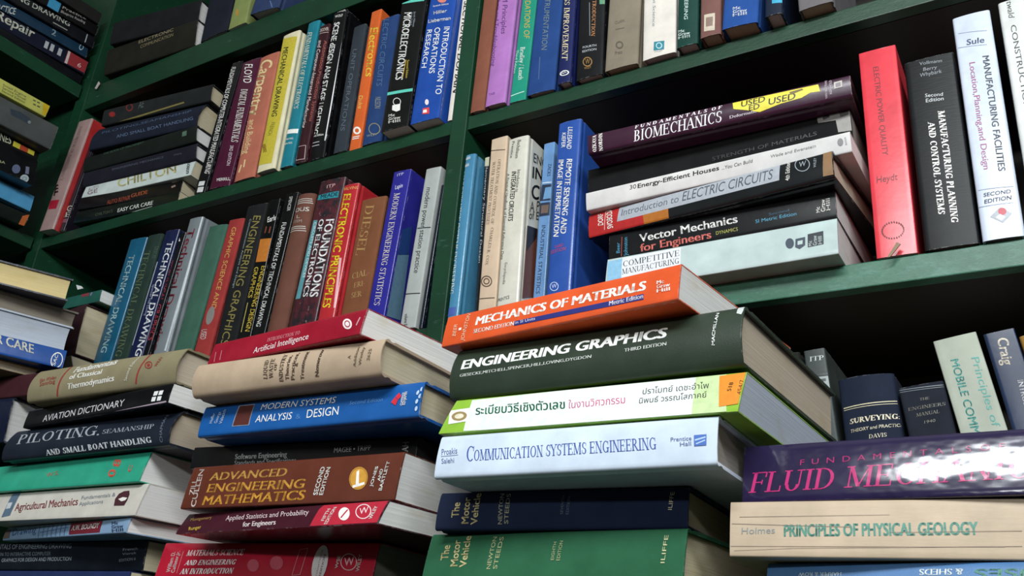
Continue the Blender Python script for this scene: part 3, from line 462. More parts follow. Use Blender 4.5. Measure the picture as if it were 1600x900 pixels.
('hardcover_book','black book with gold round emblem in the right bay top row','books standing in the right bay top row',0,'hc','gloss','0E1013','w',(-0.4656,-0.0071,1.9525),0.0001,0.0092,-0.0,0.0386,0.235,0.175,[('T','title','C88A58','s','AN INTRODUCTION',0,1,0.69,[209,1493,207,642,262,1472]),('T','edition_note','C0C4C8','s','FOURTH',0,0,0.69,[90,485,287,454,89,519]),('T','edition_note','C0C4C8','s','EDITION',0,0,0.69,[88,421,289,392,87,455]),('O','publisher_mark','9A7444','s',[238,223,236,200,227,183,212,171,193,166,172,170,150,181,130,198,114,220,103,245,99,270,102,293,111,311,125,323,145,327,166,323,188,312,207,295,223,272,234,248],[224,228,222,210,215,195,203,186,188,182,171,185,154,194,138,208,125,225,117,245,113,265,115,283,122,298,134,307,149,311,167,308,184,299,200,285,212,267,221,247]),('T','publisher_mark','9A7444','s','W',1,0,0.69,[136,220,209,208,133,297]),('T','publisher_mark','9A7444','s','WILEY',0,0,0.69,[127,140,226,127,126,175]),('Q','color_band','A0A4A8','s',[159,1214,185,655,192,653,166,1212]),('Q','cover_picture','5C9070','s',[308,1210,402,1173,395,1109,311,1128])]),
('hardcover_book','greyish tan cloth book in the middle of the right top row','books standing in the right bay top row',0,'hc','cloth','7E7464','c',(-0.4241,-0.0082,1.9535),0.0001,-0.0207,-0.0,0.045,0.235,0.175,[('T','title','5C5448','s','CLARK',0,0,0.69,[114,699,255,690,111,744]),('Q','title','5C5448','s',[126,607,250,591,247,601,124,617]),('O','publisher_mark','5C5448','s',[249,329,247,311,240,297,229,288,214,284,198,286,181,294,166,308,153,325,144,344,141,364,142,382,149,396,160,406,175,409,192,407,209,399,224,385,237,368,245,349],[230,335,229,324,224,314,217,308,208,306,197,307,186,312,176,321,168,332,162,345,160,358,161,369,165,379,173,385,182,387,193,386,204,380,214,372,222,360,227,348]),('T','publisher_mark','5C5448','s','Press',0,0,0.69,[140,208,240,202,137,266])]),
('hardcover_book','cream white book with small teal emblem in the top row','books standing in the right bay top row',0,'hc','cloth','D6CFC6','w',(-0.3725,-0.0088,1.9525),0.0,0.0007,-0.0,0.0434,0.235,0.175,[('T','title','7C8C94','s','Management Science',0,0,0.69,[135,1399,131,483,175,1382]),('Q','publisher_mark','2E8090','s',[156,233,292,205,289,76,153,103]),('O','publisher_mark','B8D4D8','s',[266,139,264,125,258,114,249,106,237,103,224,105,211,112,200,123,190,137,184,152,182,168,184,182,189,194,199,201,210,204,223,202,236,195,248,184,257,171,263,155],[253,144,252,134,248,126,241,120,233,118,224,120,215,124,207,132,200,142,196,153,194,164,196,174,200,182,206,187,214,189,223,188,232,183,241,175,247,165,251,155]),('T','publisher_mark','8CA0A8','s','WILEY',0,0,0.69,[162,71,273,50,162,95])]),
('hardcover_book','dark green book with white block mark in the top row','books standing in the right bay top row',0,'hc','gloss','133C34','w',(-0.3266,-0.0129,1.9531),-0.0001,-0.0222,-0.0,0.027,0.235,0.175,[('T','title','C8E0D8','s','ENGINEERING',0,0,0.69,[92,977,93,398,139,959]),('T','publisher_mark','D8E8E0','s','Mc',1,0,0.69,[20,223,104,210,19,263]),('T','publisher_mark','D8E8E0','s','Graw',1,0,0.69,[21,175,173,152,20,215]),('T','publisher_mark','D8E8E0','s','Hill',1,0,0.69,[22,127,174,104,21,167])]),
('hardcover_book','mauve brown book with pale square label in the top row','books standing in the right bay top row',0,'hc','cloth','724E48','c',(-0.2953,-0.0179,1.953),-0.0001,-0.0187,-0.0,0.0251,0.235,0.175,[('Q','label_panel','C8BCA8','s',[52,329,186,311,183,61,52,84]),('Q','label_panel','8A7468','s',[76,278,161,265,159,132,75,144])]),
('hardcover_book','wide blue book with white block mark in the top row','books standing in the right bay top row',0,'hc','cloth','1C488C','c',(-0.2687,-0.0187,1.9561),-0.0002,-0.0767,-0.0,0.0422,0.235,0.175,[('T','publisher_mark','E4E8F0','s','Mc',1,0,0.69,[124,242,217,232,122,283]),('T','publisher_mark','E4E8F0','s','Graw',1,0,0.69,[127,194,294,176,124,235]),('T','publisher_mark','E4E8F0','s','Hill',1,0,0.69,[129,146,296,129,127,187])]),
('hardcover_book','dark navy book with cyan patch in the top row','books standing in the right bay top row',0,'hc','gloss','131E32','w',(-0.2176,-0.0211,1.9538),-0.0002,-0.0452,-0.0,0.0201,0.235,0.175,[('Q','label_panel','2E9CC0','s',[83,358,202,341,195,144,85,158])]),
('hardcover_book','grey book leaning the other way at the top right','books standing in the right bay top row',0,'hc','cloth','676365','c',(-0.1811,-0.0161,1.9525),-0.0,0.0181,-0.0,0.0372,0.235,0.175,[]),
('hardcover_book','glossy blue communication systems book against the divider in the middle row','books standing in the right bay middle row',0,'hc','gloss','4784A6','w',(-0.633,-0.0001,1.6435),0.0001,-0.003,-0.0,0.0166,0.2438,0.175,[('T','title','E4EAE0','s','COMMUNICATION SYSTEMS ENGINEERING',0,1,0.69,[-60,2219,-13,408,17,2206]),('T','author_name','F2F0EA','s','Proakis',0,0,0.69,[-19,2361,92,2366,-21,2417]),('T','author_name','F2F0EA','s','Salehi',0,0,0.69,[-6,2253,84,2256,-8,2308]),('Q','publisher_mark','4A60A8','s',[-25,210,129,213,129,105,-26,90])]),
('paperback_book','thin blackish book recessed between the glossy blue and cream tan spines','books standing in the right bay middle row',0,'pb','gloss','121317','w',(-0.6053,0.0198,1.6434),0.0,0.0368,-0.0,0.0079,0.2479,0.175,[('T','title','B0B4B4','s','Elementary Structural Design',0,0,0.69,[29,2373,10,886,62,2363]),('Q','label_panel','C8C4A8','s',[6,2496,98,2487,101,2327,9,2339])]),
('paperback_book','cream tan book with round emblem near its foot,middle row','books standing in the right bay middle row',0,'pb','paper','CBB49A','c',(-0.5868,-0.0004,1.6434),0.0002,0.0203,-0.0,0.025,0.2586,0.175,[('T','title','77695A','s','OPERATION AND CONTROL OF',0,1,0.69,[132,2246,92,1292,178,2233]),('T','title','77695A','s','WATER TREATMENT PROCESSES',0,1,0.69,[48,2233,22,1307,95,2221]),('T','author_name','77695A','s','CHARLES R. COX',0,1,0.69,[103,1240,57,721,144,1231]),('O','publisher_mark','5C4A3C','s',[180,477,178,454,168,434,151,420,128,413,103,414,76,423,52,438,31,459,17,483,11,508,13,532,23,551,41,565,64,572,90,571,116,562,141,547,161,526,174,502],[165,480,163,461,155,445,141,433,122,428,101,428,80,435,60,448,43,465,32,485,26,505,28,524,37,541,51,552,69,558,91,557,112,550,133,537,149,520,160,500]),('O','publisher_mark','5C4A3C','s',[143,484,142,471,136,460,127,452,114,448,100,449,85,453,71,462,60,474,52,487,49,501,50,514,55,525,65,533,78,537,92,536,107,532,121,523,132,511,140,498],[129,486,128,477,124,470,118,464,109,461,99,462,88,465,79,471,71,479,65,489,63,498,64,508,68,515,74,521,83,524,94,523,104,520,114,514,121,506,127,496]),('Q','color_band','4A4038','s',[-1,2411,232,2364,230,2374,-3,2422]),('Q','color_band','4A4038','s',[12,266,235,243,234,253,11,276])]),
('hardcover_book','off-white book reading INTEGRATED CIRCUITS in the right bay middle row','books standing in the right bay middle row',0,'hc','gloss','CFCDBF','w',(-0.5602,-0.0003,1.6434),0.0,0.0181,-0.0,0.0305,0.2505,0.175,[('T','title','1E1E1E','s','INTEGRATED CIRCUITS',1,0,0.69,[93,2001,87,1281,163,1983]),('T','title','4A4A46','s','Introduction to',0,0,0.69,[178,2006,166,1679,226,1997]),('T','title','4A4A46','s','A Practical Handbook of Essential Reference Data',0,0,0.69,[15,1994,13,762,57,1983]),('T','author_name','55554F','s','Buchsbaum',0,0,0.69,[151,2462,128,2190,203,2454]),('T','author_name','55554F','s','Prentice',0,0,0.69,[64,2465,47,2219,106,2461]),('T','publisher_mark','4A4A46','s','PRENTICE',0,0,0.69,[18,188,184,203,18,230]),('T','small_print','8C8C84','s','Encyclopedia',0,0,0.69,[83,702,72,412,123,694]),('T','cover_title','1C1C1C','f','ENC',0,0,0.69,[150,2183,479,2262,148,2320]),('T','cover_title','1C1C1C','f','IN',1,0,0.69,[145,1941,408,2032,145,2111]),('T','cover_title','1C1C1C','f','CI',1,0,0.69,[147,1640,405,1740,149,1848]),('T','cover_title','3A3A36','f','A P',0,0,0.69,[128,1432,362,1566,130,1581]),('T','cover_title','3A3A36','f','of E',0,0,0.69,[122,1331,357,1431,121,1445]),('Q','cover_picture','6A3A28','f',[93,1221,347,1294,339,342,74,221]),('Q','cover_picture','1C1418','f',[93,1221,347,1294,331,1157,104,861])]),
('paperback_book','light blue book with dark picture squares,recessed beside the royal blue one','books standing in the right bay middle row',0,'pb','gloss','6A94C4','w',(-0.5282,0.0297,1.6434),0.0,-0.0001,-0.0,0.0163,0.2524,0.175,[('T','title','22304C','s','INDUSTRIAL STATISTICS',0,0,0.69,[60,1306,41,368,114,1295]),('T','author_name','22304C','s','ZACKS',0,0,0.69,[91,2202,84,2015,139,2197]),('Q','cover_picture','1C2A44','s',[18,1902,166,1884,169,1644,7,1669]),('Q','cover_picture','1C2A44','s',[3,1637,164,1622,160,1432,4,1442]),('Q','cover_picture','6C9CC8','s',[72,1849,162,1845,164,1678,50,1680]),('Q','cover_picture','6E5A50','s',[33,1597,140,1587,135,1470,31,1479]),('Q','color_band','D8E4F0','s',[24,1921,173,1903,170,1917,21,1935])]),
('hardcover_book','royal blue book reading REMOTE SENSING AND IMAGE INTERPRETATION','books standing in the right bay middle row',0,'hc','gloss','2A509E','w',(-0.4864,-0.0102,1.6437),-0.0001,-0.0087,-0.0,0.032,0.2473,0.175,[('T','title','F2F0EA','s','REMOTE SENSING AND',1,0,0.69,[160,1918,139,898,236,1900]),('T','title','F2F0EA','s','IMAGE INTERPRETATION',1,0,0.69,[41,1937,43,877,115,1919]),('T','author_name','F2F0EA','s','LILLESAND',0,0,0.69,[148,2383,146,2068,213,2363]),('T','author_name','F2F0EA','s','KIEFER',0,0,0.69,[65,2321,67,2105,121,2307]),('T','edition_note','B04468','s','THIRD',0,0,0.69,[71,707,191,721,74,745]),('T','edition_note','B04468','s','EDITION',0,0,0.69,[29,648,225,665,32,692]),('O','publisher_mark','C8D4F0','s',[167,208,165,191,158,176,146,165,129,159,111,159,92,165,74,175,60,190,50,208,46,226,47,244,55,259,67,270,84,275,102,275,121,270,139,259,153,244,163,227],[158,210,157,195,150,182,140,173,126,168,110,168,94,173,79,182,67,194,59,209,55,225,56,240,63,252,73,262,87,267,103,267,119,262,134,253,146,240,154,225]),('T','publisher_mark','C8D4F0','s','W',0,0,0.69,[75,196,144,197,71,248])]),
('paperback_book','pale grey-green book lowest in the right bay lying pile','books piled flat in the right bay',1,'pb','gloss','B6C8C6','w',(-0.4043,-0.0239,1.6434),-0.01,0.0,0.117,0.2484,0.0408,0.19,[('Q','label_panel','8CBEDC','s',[5,375,193,381,209,-22,27,8]),('Q','label_panel','E2E6EA','s',[182,389,867,391,877,85,193,74]),('T','title','2A3038','s','COMPETITIVE',0,1,0.69,[202,270,856,287,196,345]),('T','title','2A3038','s','MANUFACTURING',0,1,0.69,[195,173,860,193,192,242]),('Q','publisher_mark','3A4654','s',[2066,197,2064,179,2058,163,2048,152,2037,146,2024,145,2011,151,1999,162,1990,177,1984,195,1982,214,1984,232,1991,247,2000,259,2012,265,2025,265,2038,260,2050,249,2059,233,2064,216]),('Q','publisher_mark','3A4654','s',[2082,244,2176,249,2174,155,2121,121,2076,150]),('Q','publisher_mark','B6C8C6','s',[2102,214,2152,217,2149,172,2101,170]),('Q','publisher_mark','2A3038','s',[2201,274,2352,282,2351,132,2200,125]),('T','publisher_mark','D0DCDC','s','Mc',1,0,0.69,[2239,130,2239,191,2208,131]),('T','publisher_mark','D0DCDC','s','Graw',1,0,0.69,[2286,132,2287,243,2249,132]),('T','publisher_mark','D0DCDC','s','Hill',1,0,0.69,[2335,135,2336,226,2299,135])]),
('paperback_book','black book reading Vector Mechanics for Engineers','books piled flat in the right bay',1,'pb','gloss','0F1214','w',(-0.4041,-0.0163,1.6845),-0.0229,0.0002,-0.04,0.2488,0.0305,0.19,[('T','title','F2F2EE','s','Vector Mechanics',1,0,0.69,[378,144,1494,151,370,239]),('T','title','E87A70','s','for Engineers',1,0,0.69,[386,29,1203,32,381,118]),('T','small_print','A8A850','s','DYNAMICS',0,0,0.69,[1255,57,1491,58,1254,96]),('T','edition_note','4A98B8','s','SI Metric Edition',0,0,0.69,[1680,102,2099,105,1680,141]),('T','edition_note','28506A','s','Second',0,0,0.69,[1821,160,2028,163,1822,188]),('T','author_name','4A98B8','s','Beer',0,0,0.69,[136,60,135,186,92,64]),('T','author_name','4A98B8','s','Johnston',0,0,0.69,[231,12,227,236,184,10]),('Q','color_band','A84848','s',[157,250,151,16,159,15,165,249]),('T','publisher_mark','F2F0EA','s','Mc',1,0,0.69,[2330,86,2330,149,2294,86]),('T','publisher_mark','F2F0EA','s','Graw',1,0,0.69,[2381,86,2385,220,2340,86]),('T','publisher_mark','F2F0EA','s','Hill',1,0,0.69,[2429,88,2432,221,2392,89])]),
('hardcover_book','black and red book reading Introduction to Electric Circuits','books piled flat in the right bay',1,'hc','gloss','111518','t',(-0.4302,-0.0187,1.7154),-0.0984,0.0004,-0.012,0.2812,0.0303,0.19,[('Q','color_band','B02424','s',[-1,305,393,303,1025,315,1026,-14,12,-7]),('Q','color_band','B06A24','s',[710,145,1025,138,1026,-14,725,-4]),('Q','label_panel','A8AEB6','s',[407,299,2282,293,2269,115,384,115]),('T','title','5A626C','s','Introduction to',0,0,0.69,[437,174,1149,163,446,261]),('T','title','4A525C','s','ELECTRIC CIRCUITS',0,0,0.69,[1192,162,2197,150,1208,278]),('T','author_name','F2F0EA','s','DORF',1,0,0.69,[204,118,190,273,136,124]),('T','author_name','F2F0EA','s','SVOBODA',1,0,0.69,[333,52,308,308,260,53]),('Q','color_band','E0B0B0','s',[225,51,233,322,224,325,216,53]),('T','edition_note','F2F0EA','s','4th Edition',1,0,0.69,[2373,86,2388,298,2331,88]),('O','publisher_mark','9AA4AC','s',[2587,202,2582,179,2570,160,2552,147,2530,142,2506,145,2483,156,2462,173,2446,196,2436,221,2434,247,2439,271,2451,290,2469,303,2492,308,2516,304,2539,293,2560,276,2575,253,2585,227],[2579,204,2575,183,2564,166,2548,155,2528,150,2507,153,2486,163,2467,178,2453,199,2444,222,2442,245,2446,266,2457,284,2474,295,2494,299,2515,296,2536,286,2555,270,2569,250,2577,227]),('T','publisher_mark','9AA4AC','s','W',0,0,0.69,[2477,203,2546,202,2481,265]),('T','publisher_mark','9AA4AC','s','WILEY',0,0,0.69,[2646,153,2653,263,2620,156]),('Q','color_band','8A6844','s',[2723,303,2819,302,2809,29,2705,34])]),
('paperback_book','worn white paperback about 30 energy-efficient houses','books piled flat in the right bay',1,'pb','paper','D2D0CE','w',(-0.4288,-0.029,1.7461),-0.0247,0.0009,-0.156,0.2948,0.0216,0.19,[('T','title','3A3A3A','s','30',0,0,0.69,[555,132,634,132,558,183]),('T','title','1A1A1A','s','Energy-Efficient Houses',1,0,0.69,[652,128,1600,122,655,179]),('T','title','3A3A3A','s','...You Can Build',0,0,0.69,[1628,117,1961,120,1633,155]),('T','author_name','6A6A6A','s','Wade and Ewenstein',0,0,0.69,[2150,124,2611,126,2155,156]),('Q','publisher_mark','7A7A7A','s',[2878,114,2876,102,2870,92,2863,84,2855,81,2846,81,2838,85,2830,93,2825,103,2822,115,2822,128,2825,140,2830,150,2837,157,2846,161,2855,161,2863,157,2870,149,2875,138,2878,126]),('Q','publisher_mark','A0A0A0','s',[2911,80,2908,160,2892,161,2895,81])]),
('paperback_book','black book with torn grey paper at its right end,under biomechanics','books piled flat in the right bay',1,'pb','cloth','050506','g',(-0.4401,-0.0024,1.7683),0.0021,-0.0,-0.14,0.3029,0.046,0.19,[('Q','torn_paper','8A8680','s',[2692,446,2763,502,2842,530,3065,507,3074,216,2889,233,2877,374,2698,388]),('T','title','221E1C','s','STRENGTH OF MATERIALS',0,0,0.69,[1536,225,2674,254,1538,268]),('Q','torn_paper','2A2A2A','s',[2746,444,2814,464,2821,425,2754,408]),('Q','torn_paper','4A4846','s',[2920,448,3006,455,3008,406,2926,398])]),
('hardcover_book','plum book reading FUNDAMENTALS OF BIOMECHANICS with torn yellow used stickers','books piled flat in the right bay',1,'hc','gloss','391A2F','g',(-0.4241,-0.04,1.8146),0.0334,0.0,-0.176,0.2939,0.0237,0.19,[('T','title','F4F2F2','s','BIOMECHANICS',0,1,0.69,[570,27,1589,32,584,153]),('T','title','F0E8EC','s','F U N D A M E N T A L S  O F',1,1,0.69,[592,177,1602,181,600,217]),('T','small_print','E8DCE4','s','Deformation',1,0,0.69,[1682,45,2012,50,1684,76]),('Q','sticker','E6D62E','s',[1725,218,2105,216,2623,206,2637,121,2539,131,2449,96,2228,83,2005,44,1867,97,1731,142]),('T','sticker_print','2A2A10','s','USED',1,0,0.69,[1813,145,2072,146,1820,212]),('T','sticker_print','2A2A10','s','USED',1,0,0.69,[2102,97,2384,98,2112,170]),('T','sticker_print','2A2A10','s','ED',1,0,0.69,[1893,81,2008,83,1900,138]),('Q','sticker_print','6A5A18','s',[2326,192,2458,200,2474,181,2345,156]),('T','author_name','F2F0EA','s','OZKAYA',1,1,0.69,[104,8,111,210,58,12]),('T','author_name','F2F0EA','s','NORDIN',1,1,0.69,[185,3,188,219,139,5]),('T','publisher_mark','C8B8C4','s','VAN NOSTRAND',0,0,0.69,[2701,29,2713,245,2679,30]),('T','publisher_mark','C8B8C4','s','REINHOLD',0,0,0.69,[2750,64,2757,219,2727,65]),('Q','publisher_mark','B8B0A8','s',[2779,185,2859,188,2856,113,2776,110]),('Q','publisher_mark','7A7078','s',[2792,167,2843,171,2842,126,2792,122])]),
('paperback_book','bright red book reading ELECTRIC POWER QUALITY','books standing in the right bay middle row',0,'pb','gloss','D83C48','w',(-0.1259,-0.0021,1.6435),0.0001,-0.0035,0.0,0.0368,0.2418,0.175,[('T','title','6E1420','s','ELECTRIC POWER QUALITY',0,0,0.69,[132,2202,141,1120,186,2195]),('T','author_name','6E1420','s','Heydt',0,0,0.69,[63,819,258,813,69,893]),('Q','publisher_mark','5A1018','s',[273,258,273,256,272,254,270,252,268,251,266,251,264,252,262,254,260,256,260,258,259,261,260,264,261,266,263,267,265,268,267,268,269,267,271,266,272,264,273,261]),('Q','publisher_mark','5A1018','s',[269,238,268,236,267,233,265,232,263,231,261,231,259,232,257,233,256,236,255,238,255,241,255,243,257,245,258,247,260,248,263,248,265,247,266,245,268,243,269,241]),('Q','publisher_mark','5A1018','s',[259,219,258,217,257,215,255,213,253,212,251,212,249,213,247,215,246,217,245,219,245,222,246,225,247,227,248,228,251,229,253,229,255,228,257,227,258,225,259,222]),('Q','publisher_mark','5A1018','s',[244,204,244,201,243,199,241,198,239,197,237,197,235,198,233,199,231,201,231,204,230,206,231,209,232,211,234,213,236,213,238,213,240,213,242,211,243,209,244,206]),('Q','publisher_mark','5A1018','s',[226,192,225,189,224,187,222,186,220,185,218,185,216,185,214,187,213,189,212,192,212,194,213,197,214,199,215,201,217,201,220,201,222,201,224,199,225,197,226,194]),('Q','publisher_mark','5A1018','s',[205,184,204,182,203,179,201,178,199,177,197,177,195,178,193,179,192,182,191,184,191,187,191,189,192,191,194,193,196,194,198,194,200,193,202,191,204,189,205,187]),('Q','publisher_mark','5A1018','s',[182,181,181,179,180,177,178,175,176,174,174,174,172,175,170,177,169,179,168,181,168,184,168,186,169,189,171,190,173,191,175,191,178,190,179,189,181,187,182,184]),('Q','publisher_mark','5A1018','s',[159,184,158,181,157,179,155,177,153,177,151,177,149,177,147,179,145,181,145,184,144,186,145,189,146,191,148,193,150,193,152,193,154,193,156,191,158,189,158,186]),('Q','publisher_mark','5A1018','s',[136,191,136,188,135,186,133,185,131,184,129,184,126,185,125,186,123,188,122,191,122,194,123,196,124,198,126,200,128,201,130,201,132,200,134,198,135,196,136,194]),('Q','publisher_mark','5A1018','s',[116,203,116,200,115,198,113,196,111,196,109,196,106,196,105,198,103,200,102,203,102,205,103,208,104,210,106,212,108,212,110,212,112,212,114,210,115,208,116,205]),('Q','publisher_mark','5A1018','s',[100,218,99,216,98,214,96,212,94,211,92,211,90,212,88,214,87,216,86,218,86,221,86,223,88,226,89,227,91,228,94,228,96,227,98,226,99,223,100,221]),('Q','publisher_mark','5A1018','s',[88,237,87,234,86,232,84,231,82,230,80,230,78,231,76,232,75,234,74,237,74,240,74,242,75,244,77,246,79,247,82,247,84,246,86,244,87,242,88,240]),('Q','publisher_mark','5A1018','s',[81,257,81,255,79,253,78,251,76,250,73,250,71,251,69,253,68,255,67,257,67,260,67,263,69,265,70,266,72,267,75,267,77,266,79,265,80,263,81,260]),('Q','publisher_mark','5A1018','s',[80,279,79,276,78,274,76,272,74,272,72,272,70,272,68,274,67,276,66,279,66,281,66,284,67,286,69,288,71,288,73,288,76,288,78,286,79,284,80,281]),('Q','publisher_mark','5A1018','s',[84,299,84,297,83,295,81,293,79,292,77,292,74,293,73,295,71,297,70,299,70,302,71,305,72,307,74,308,76,309,78,309,80,308,82,307,83,305,84,302]),('Q','publisher_mark','5A1018','s',[94,318,94,316,93,313,91,312,89,311,87,311,84,312,83,313,81,316,80,318,80,321,81,323,82,326,84,327,86,328,88,328,90,327,92,326,93,323,94,321]),('Q','publisher_mark','5A1018','s',[109,334,109,332,107,329,106,328,104,327,101,327,99,328,97,329,96,332,95,334,95,337,95,339,97,342,98,343,100,344,103,344,105,343,107,342,108,339,109,337]),('Q','publisher_mark','5A1018','s',[128,346,127,344,126,341,124,340,122,339,120,339,118,340,116,342,115,344,114,346,114,349,114,352,115,354,117,355,119,356,121,356,124,355,125,354,127,351,128,349]),('Q','publisher_mark','5A1018','s',[149,354,149,351,148,349,146,347,144,347,142,347,140,348,138,349,136,351,135,354,135,357,136,359,137,361,139,363,141,364,143,364,145,363,147,361,149,359,149,356]),('Q','publisher_mark','5A1018','s',[173,356,172,354,171,352,169,350,167,349,165,349,163,350,161,352,159,354,159,356,159,359,159,362,160,364,162,365,164,366,166,366,168,365,170,364,172,362,173,359]),('Q','publisher_mark','5A1018','s',[196,354,195,351,194,349,193,347,190,347,188,347,186,348,184,349,183,351,182,354,182,357,182,359,184,361,185,363,187,364,190,364,192,363,194,361,195,359,196,356]),('Q','publisher_mark','5A1018','s',[218,346,218,344,216,342,215,340,213,339,211,339,208,340,207,342,205,344,204,346,204,349,205,352,206,354,208,355,210,356,212,356,214,355,216,354,217,351,218,349]),('Q','publisher_mark','5A1018','s',[238,334,237,332,236,330,235,328,232,327,230,327,228,328,226,330,225,332,224,334,224,337,225,340,226,342,227,343,230,344,232,344,234,343,236,342,237,339,238,337]),('Q','publisher_mark','5A1018','s',[254,318,254,316,252,314,251,312,249,311,246,311,244,312,242,314,241,316,240,319,240,321,241,324,242,326,244,327,246,328,248,328,250,327,252,326,253,324,254,321]),('Q','publisher_mark','5A1018','s',[266,300,265,297,264,295,262,294,260,293,258,293,256,294,254,295,253,297,252,300,252,303,252,305,254,307,255,309,257,310,260,310,262,309,264,307,265,305,266,302]),('Q','publisher_mark','5A1018','s',[272,279,272,277,271,275,269,273,267,272,265,272,263,273,261,275,259,277,259,279,258,282,259,285,260,287,262,288,264,289,266,289,268,288,270,287,271,285,272,282])]),
('hardcover_book','black book reading MANUFACTURING PLANNING AND CONTROL SYSTEMS','books standing in the right bay middle row',0,'hc','worn','0B0E11','w',(-0.0832,-0.0026,1.6436),0.0001,-0.0043,0.0,0.0466,0.2144,0.175,[('T','title','F2F0EA','s','MANUFACTURING PLANNING',1,1,0.69,[259,1485,256,244,318,1475]),('T','title','F2F0EA','s','AND CONTROL SYSTEMS',1,1,0.69,[159,1383,154,353,218,1373]),('T','edition_note','D0D4D6','s','Second',0,1,0.69,[162,1676,321,1648,166,1716]),('T','edition_note','D0D4D6','s','Edition',0,1,0.69,[163,1613,323,1595,167,1656]),('T','author_name','8A9096','s','Vollmann',0,0,0.69,[144,2071,351,2047,148,2110]),('T','author_name','8A9096','s','Berry',0,0,0.69,[174,1990,300,1979,178,2031]),('T','author_name','8A9096','s','Whybark',0,0,0.69,[136,1927,338,1919,140,1971])]),
('hardcover_book','pale bluish white book reading MANUFACTURING FACILITIES','books standing in the right bay middle row',0,'hc','gloss','C9D2E2','w',(-0.0344,-0.0037,1.6437),-0.0002,-0.0071,-0.0,0.0341,0.2531,0.175,[('T','author_name','38486A','s','Sule',1,0,0.69,[96,2166,254,2148,103,2232]),('T','title','2A3240','s','MANUFACTURING FACILITIES',1,0,0.69,[218,1991,210,685,275,1985]),('T','title','A04878','s','Location,Planning,and Design',0,0,0.69,[97,1950,91,733,150,1943]),('T','edition_note','34405A','s','SECOND',1,0,0.69,[59,447,281,441,64,485]),('T','edition_note','34405A','s','EDITION',1,0,0.69,[58,376,279,376,63,416]),('Q','publisher_mark','A8ACB4','s',[180,315,266,232,183,152,90,232]),('Q','publisher_mark','C03A4A','s',[225,259,222,248,216,239,208,232,198,229,188,229,178,233,169,240,162,250,159,261,159,273,162,284,167,293,176,300,186,303,196,303,206,299,215,292,221,282,225,271]),('Q','publisher_mark','D8DCE4','s',[172,243,214,205,175,175,131,216]),('Q','color_band','A0AAC0','s',[36,2331,292,2281,292,2286,37,2335]),('Q','color_band','A0AAC0','s',[19,2160,273,2114,274,2118,19,2165]),('Q','color_band','A0AAC0','s',[20,526,309,504,310,509,20,530]),('Q','color_band','A0AAC0','s',[1,349,290,339,290,343,1,354])]),
('hardcover_book','white book reading CONSTRUCTION COST at the right edge','books standing in the right bay middle row',0,'hc','gloss','D8DAD6','w',(0.0073,0.0,1.6436),-0.0,-0.008,-0.0,0.0269,0.26,0.175,[('T','title','32363A','s','CONSTRUCTION COST',0,0,0.69,[77,2293,79,935,124,2291]),('T','author_name','4A4E50','s','Ostwald',0,0,0.69,[77,2703,73,2393,129,2687])]),
('hardcover_book','olive black book partly behind the thick green graphics book','books standing in the right bay low row',0,'hc','cloth','171815','w',(-0.198,0.0001,1.3284),-0.0,0.0882,-0.0,0.0143,0.2293,0.175,[]),
('paperback_book','worn grey-green book with three pale letters at its top','books standing in the right bay low row',0,'pb','worn','3F4644','w',(-0.1822,0.0,1.3284),0.0001,0.0772,-0.0,0.0197,0.2302,0.175,[('T','publisher_mark','C8CCC8','s','ITP',0,1,0.69,[44,2189,174,2184,50,2234]),('Q','label_panel','8E9896','s',[-10,2023,197,2018,208,1817,-12,1819]),('Q','title','20282A','s',[9,2036,192,2029,192,2049,9,2056]),('Q','title','20282A','s',[9,1972,168,1970,168,1997,9,1999]),('Q','title','20282A','s',[33,1905,168,1909,167,1933,32,1929]),('T','title','F2F0EA','s','P',1,0,0.69,[151,1801,193,1802,159,1858])]),
('hardcover_book','navy cloth book reading SURVEYING in gold','books standing in the right bay low row',0,'rd','cloth','141E32','c',(-0.1611,0.0002,1.3284),0.0005,0.0462,-0.0,0.0495,0.1973,0.175,[('T','title','D8CDB0','s','SURVEYING:',1,1,0.69,[66,1536,488,1545,72,1583]),('T','title','D8CDB0','s','THEORY and PRACTICE',1,1,0.69,[61,1456,504,1473,65,1485]),('T','author_name','D8CDB0','s','DAVIS',0,1,0.69,[218,1379,366,1385,222,1415]),('Q','color_band','D8CDA8','s',[26,1690,493,1705,493,1713,25,1699]),('Q','color_band','D8CDA8','s',[26,1671,492,1683,492,1688,26,1676])]),
('hardcover_book','dark blue-grey engineers manual shorter than its neighbours','books standing in the right bay low row',0,'hc','cloth','171D29','c',(-0.0978,0.0003,1.3284),0.0001,0.1118,0.0,0.0379,0.1857,0.175,[('T','title','6A6658','s','THE',0,1,0.69,[155,1710,233,1707,160,1733]),('T','title','6A6658','s','ENGINEERS',0,1,0.69,[43,1636,350,1632,48,1664]),('T','title','6A6658','s','MANUAL',0,1,0.69,[98,1571,288,1571,104,1601]),('T','title','6A6658','s','1940',0,0,0.69,[150,1498,240,1499,156,1524]),('Q','color_band','7A8088','s',[1,1835,382,1813,383,1819,1,1841]),('Q','color_band','7A8088','s',[1,1816,383,1796,383,1800,1,1821])]),
('paperback_book','pale sage book with teal mobile communication title','books standing in the right bay low row',0,'pb','paper','A9AFA0','w',(-0.0508,0.0,1.3284),0.0002,0.1518,-0.0,0.0358,0.2283,0.175,[('T','title','2E9488','s','MOBILE COMMUNICATION',1,0,0.69,[93,2079,85,815,158,2075]),('T','title','2E9488','s','Principles of',0,0,0.69,[258,2056,254,1421,319,2051])]),
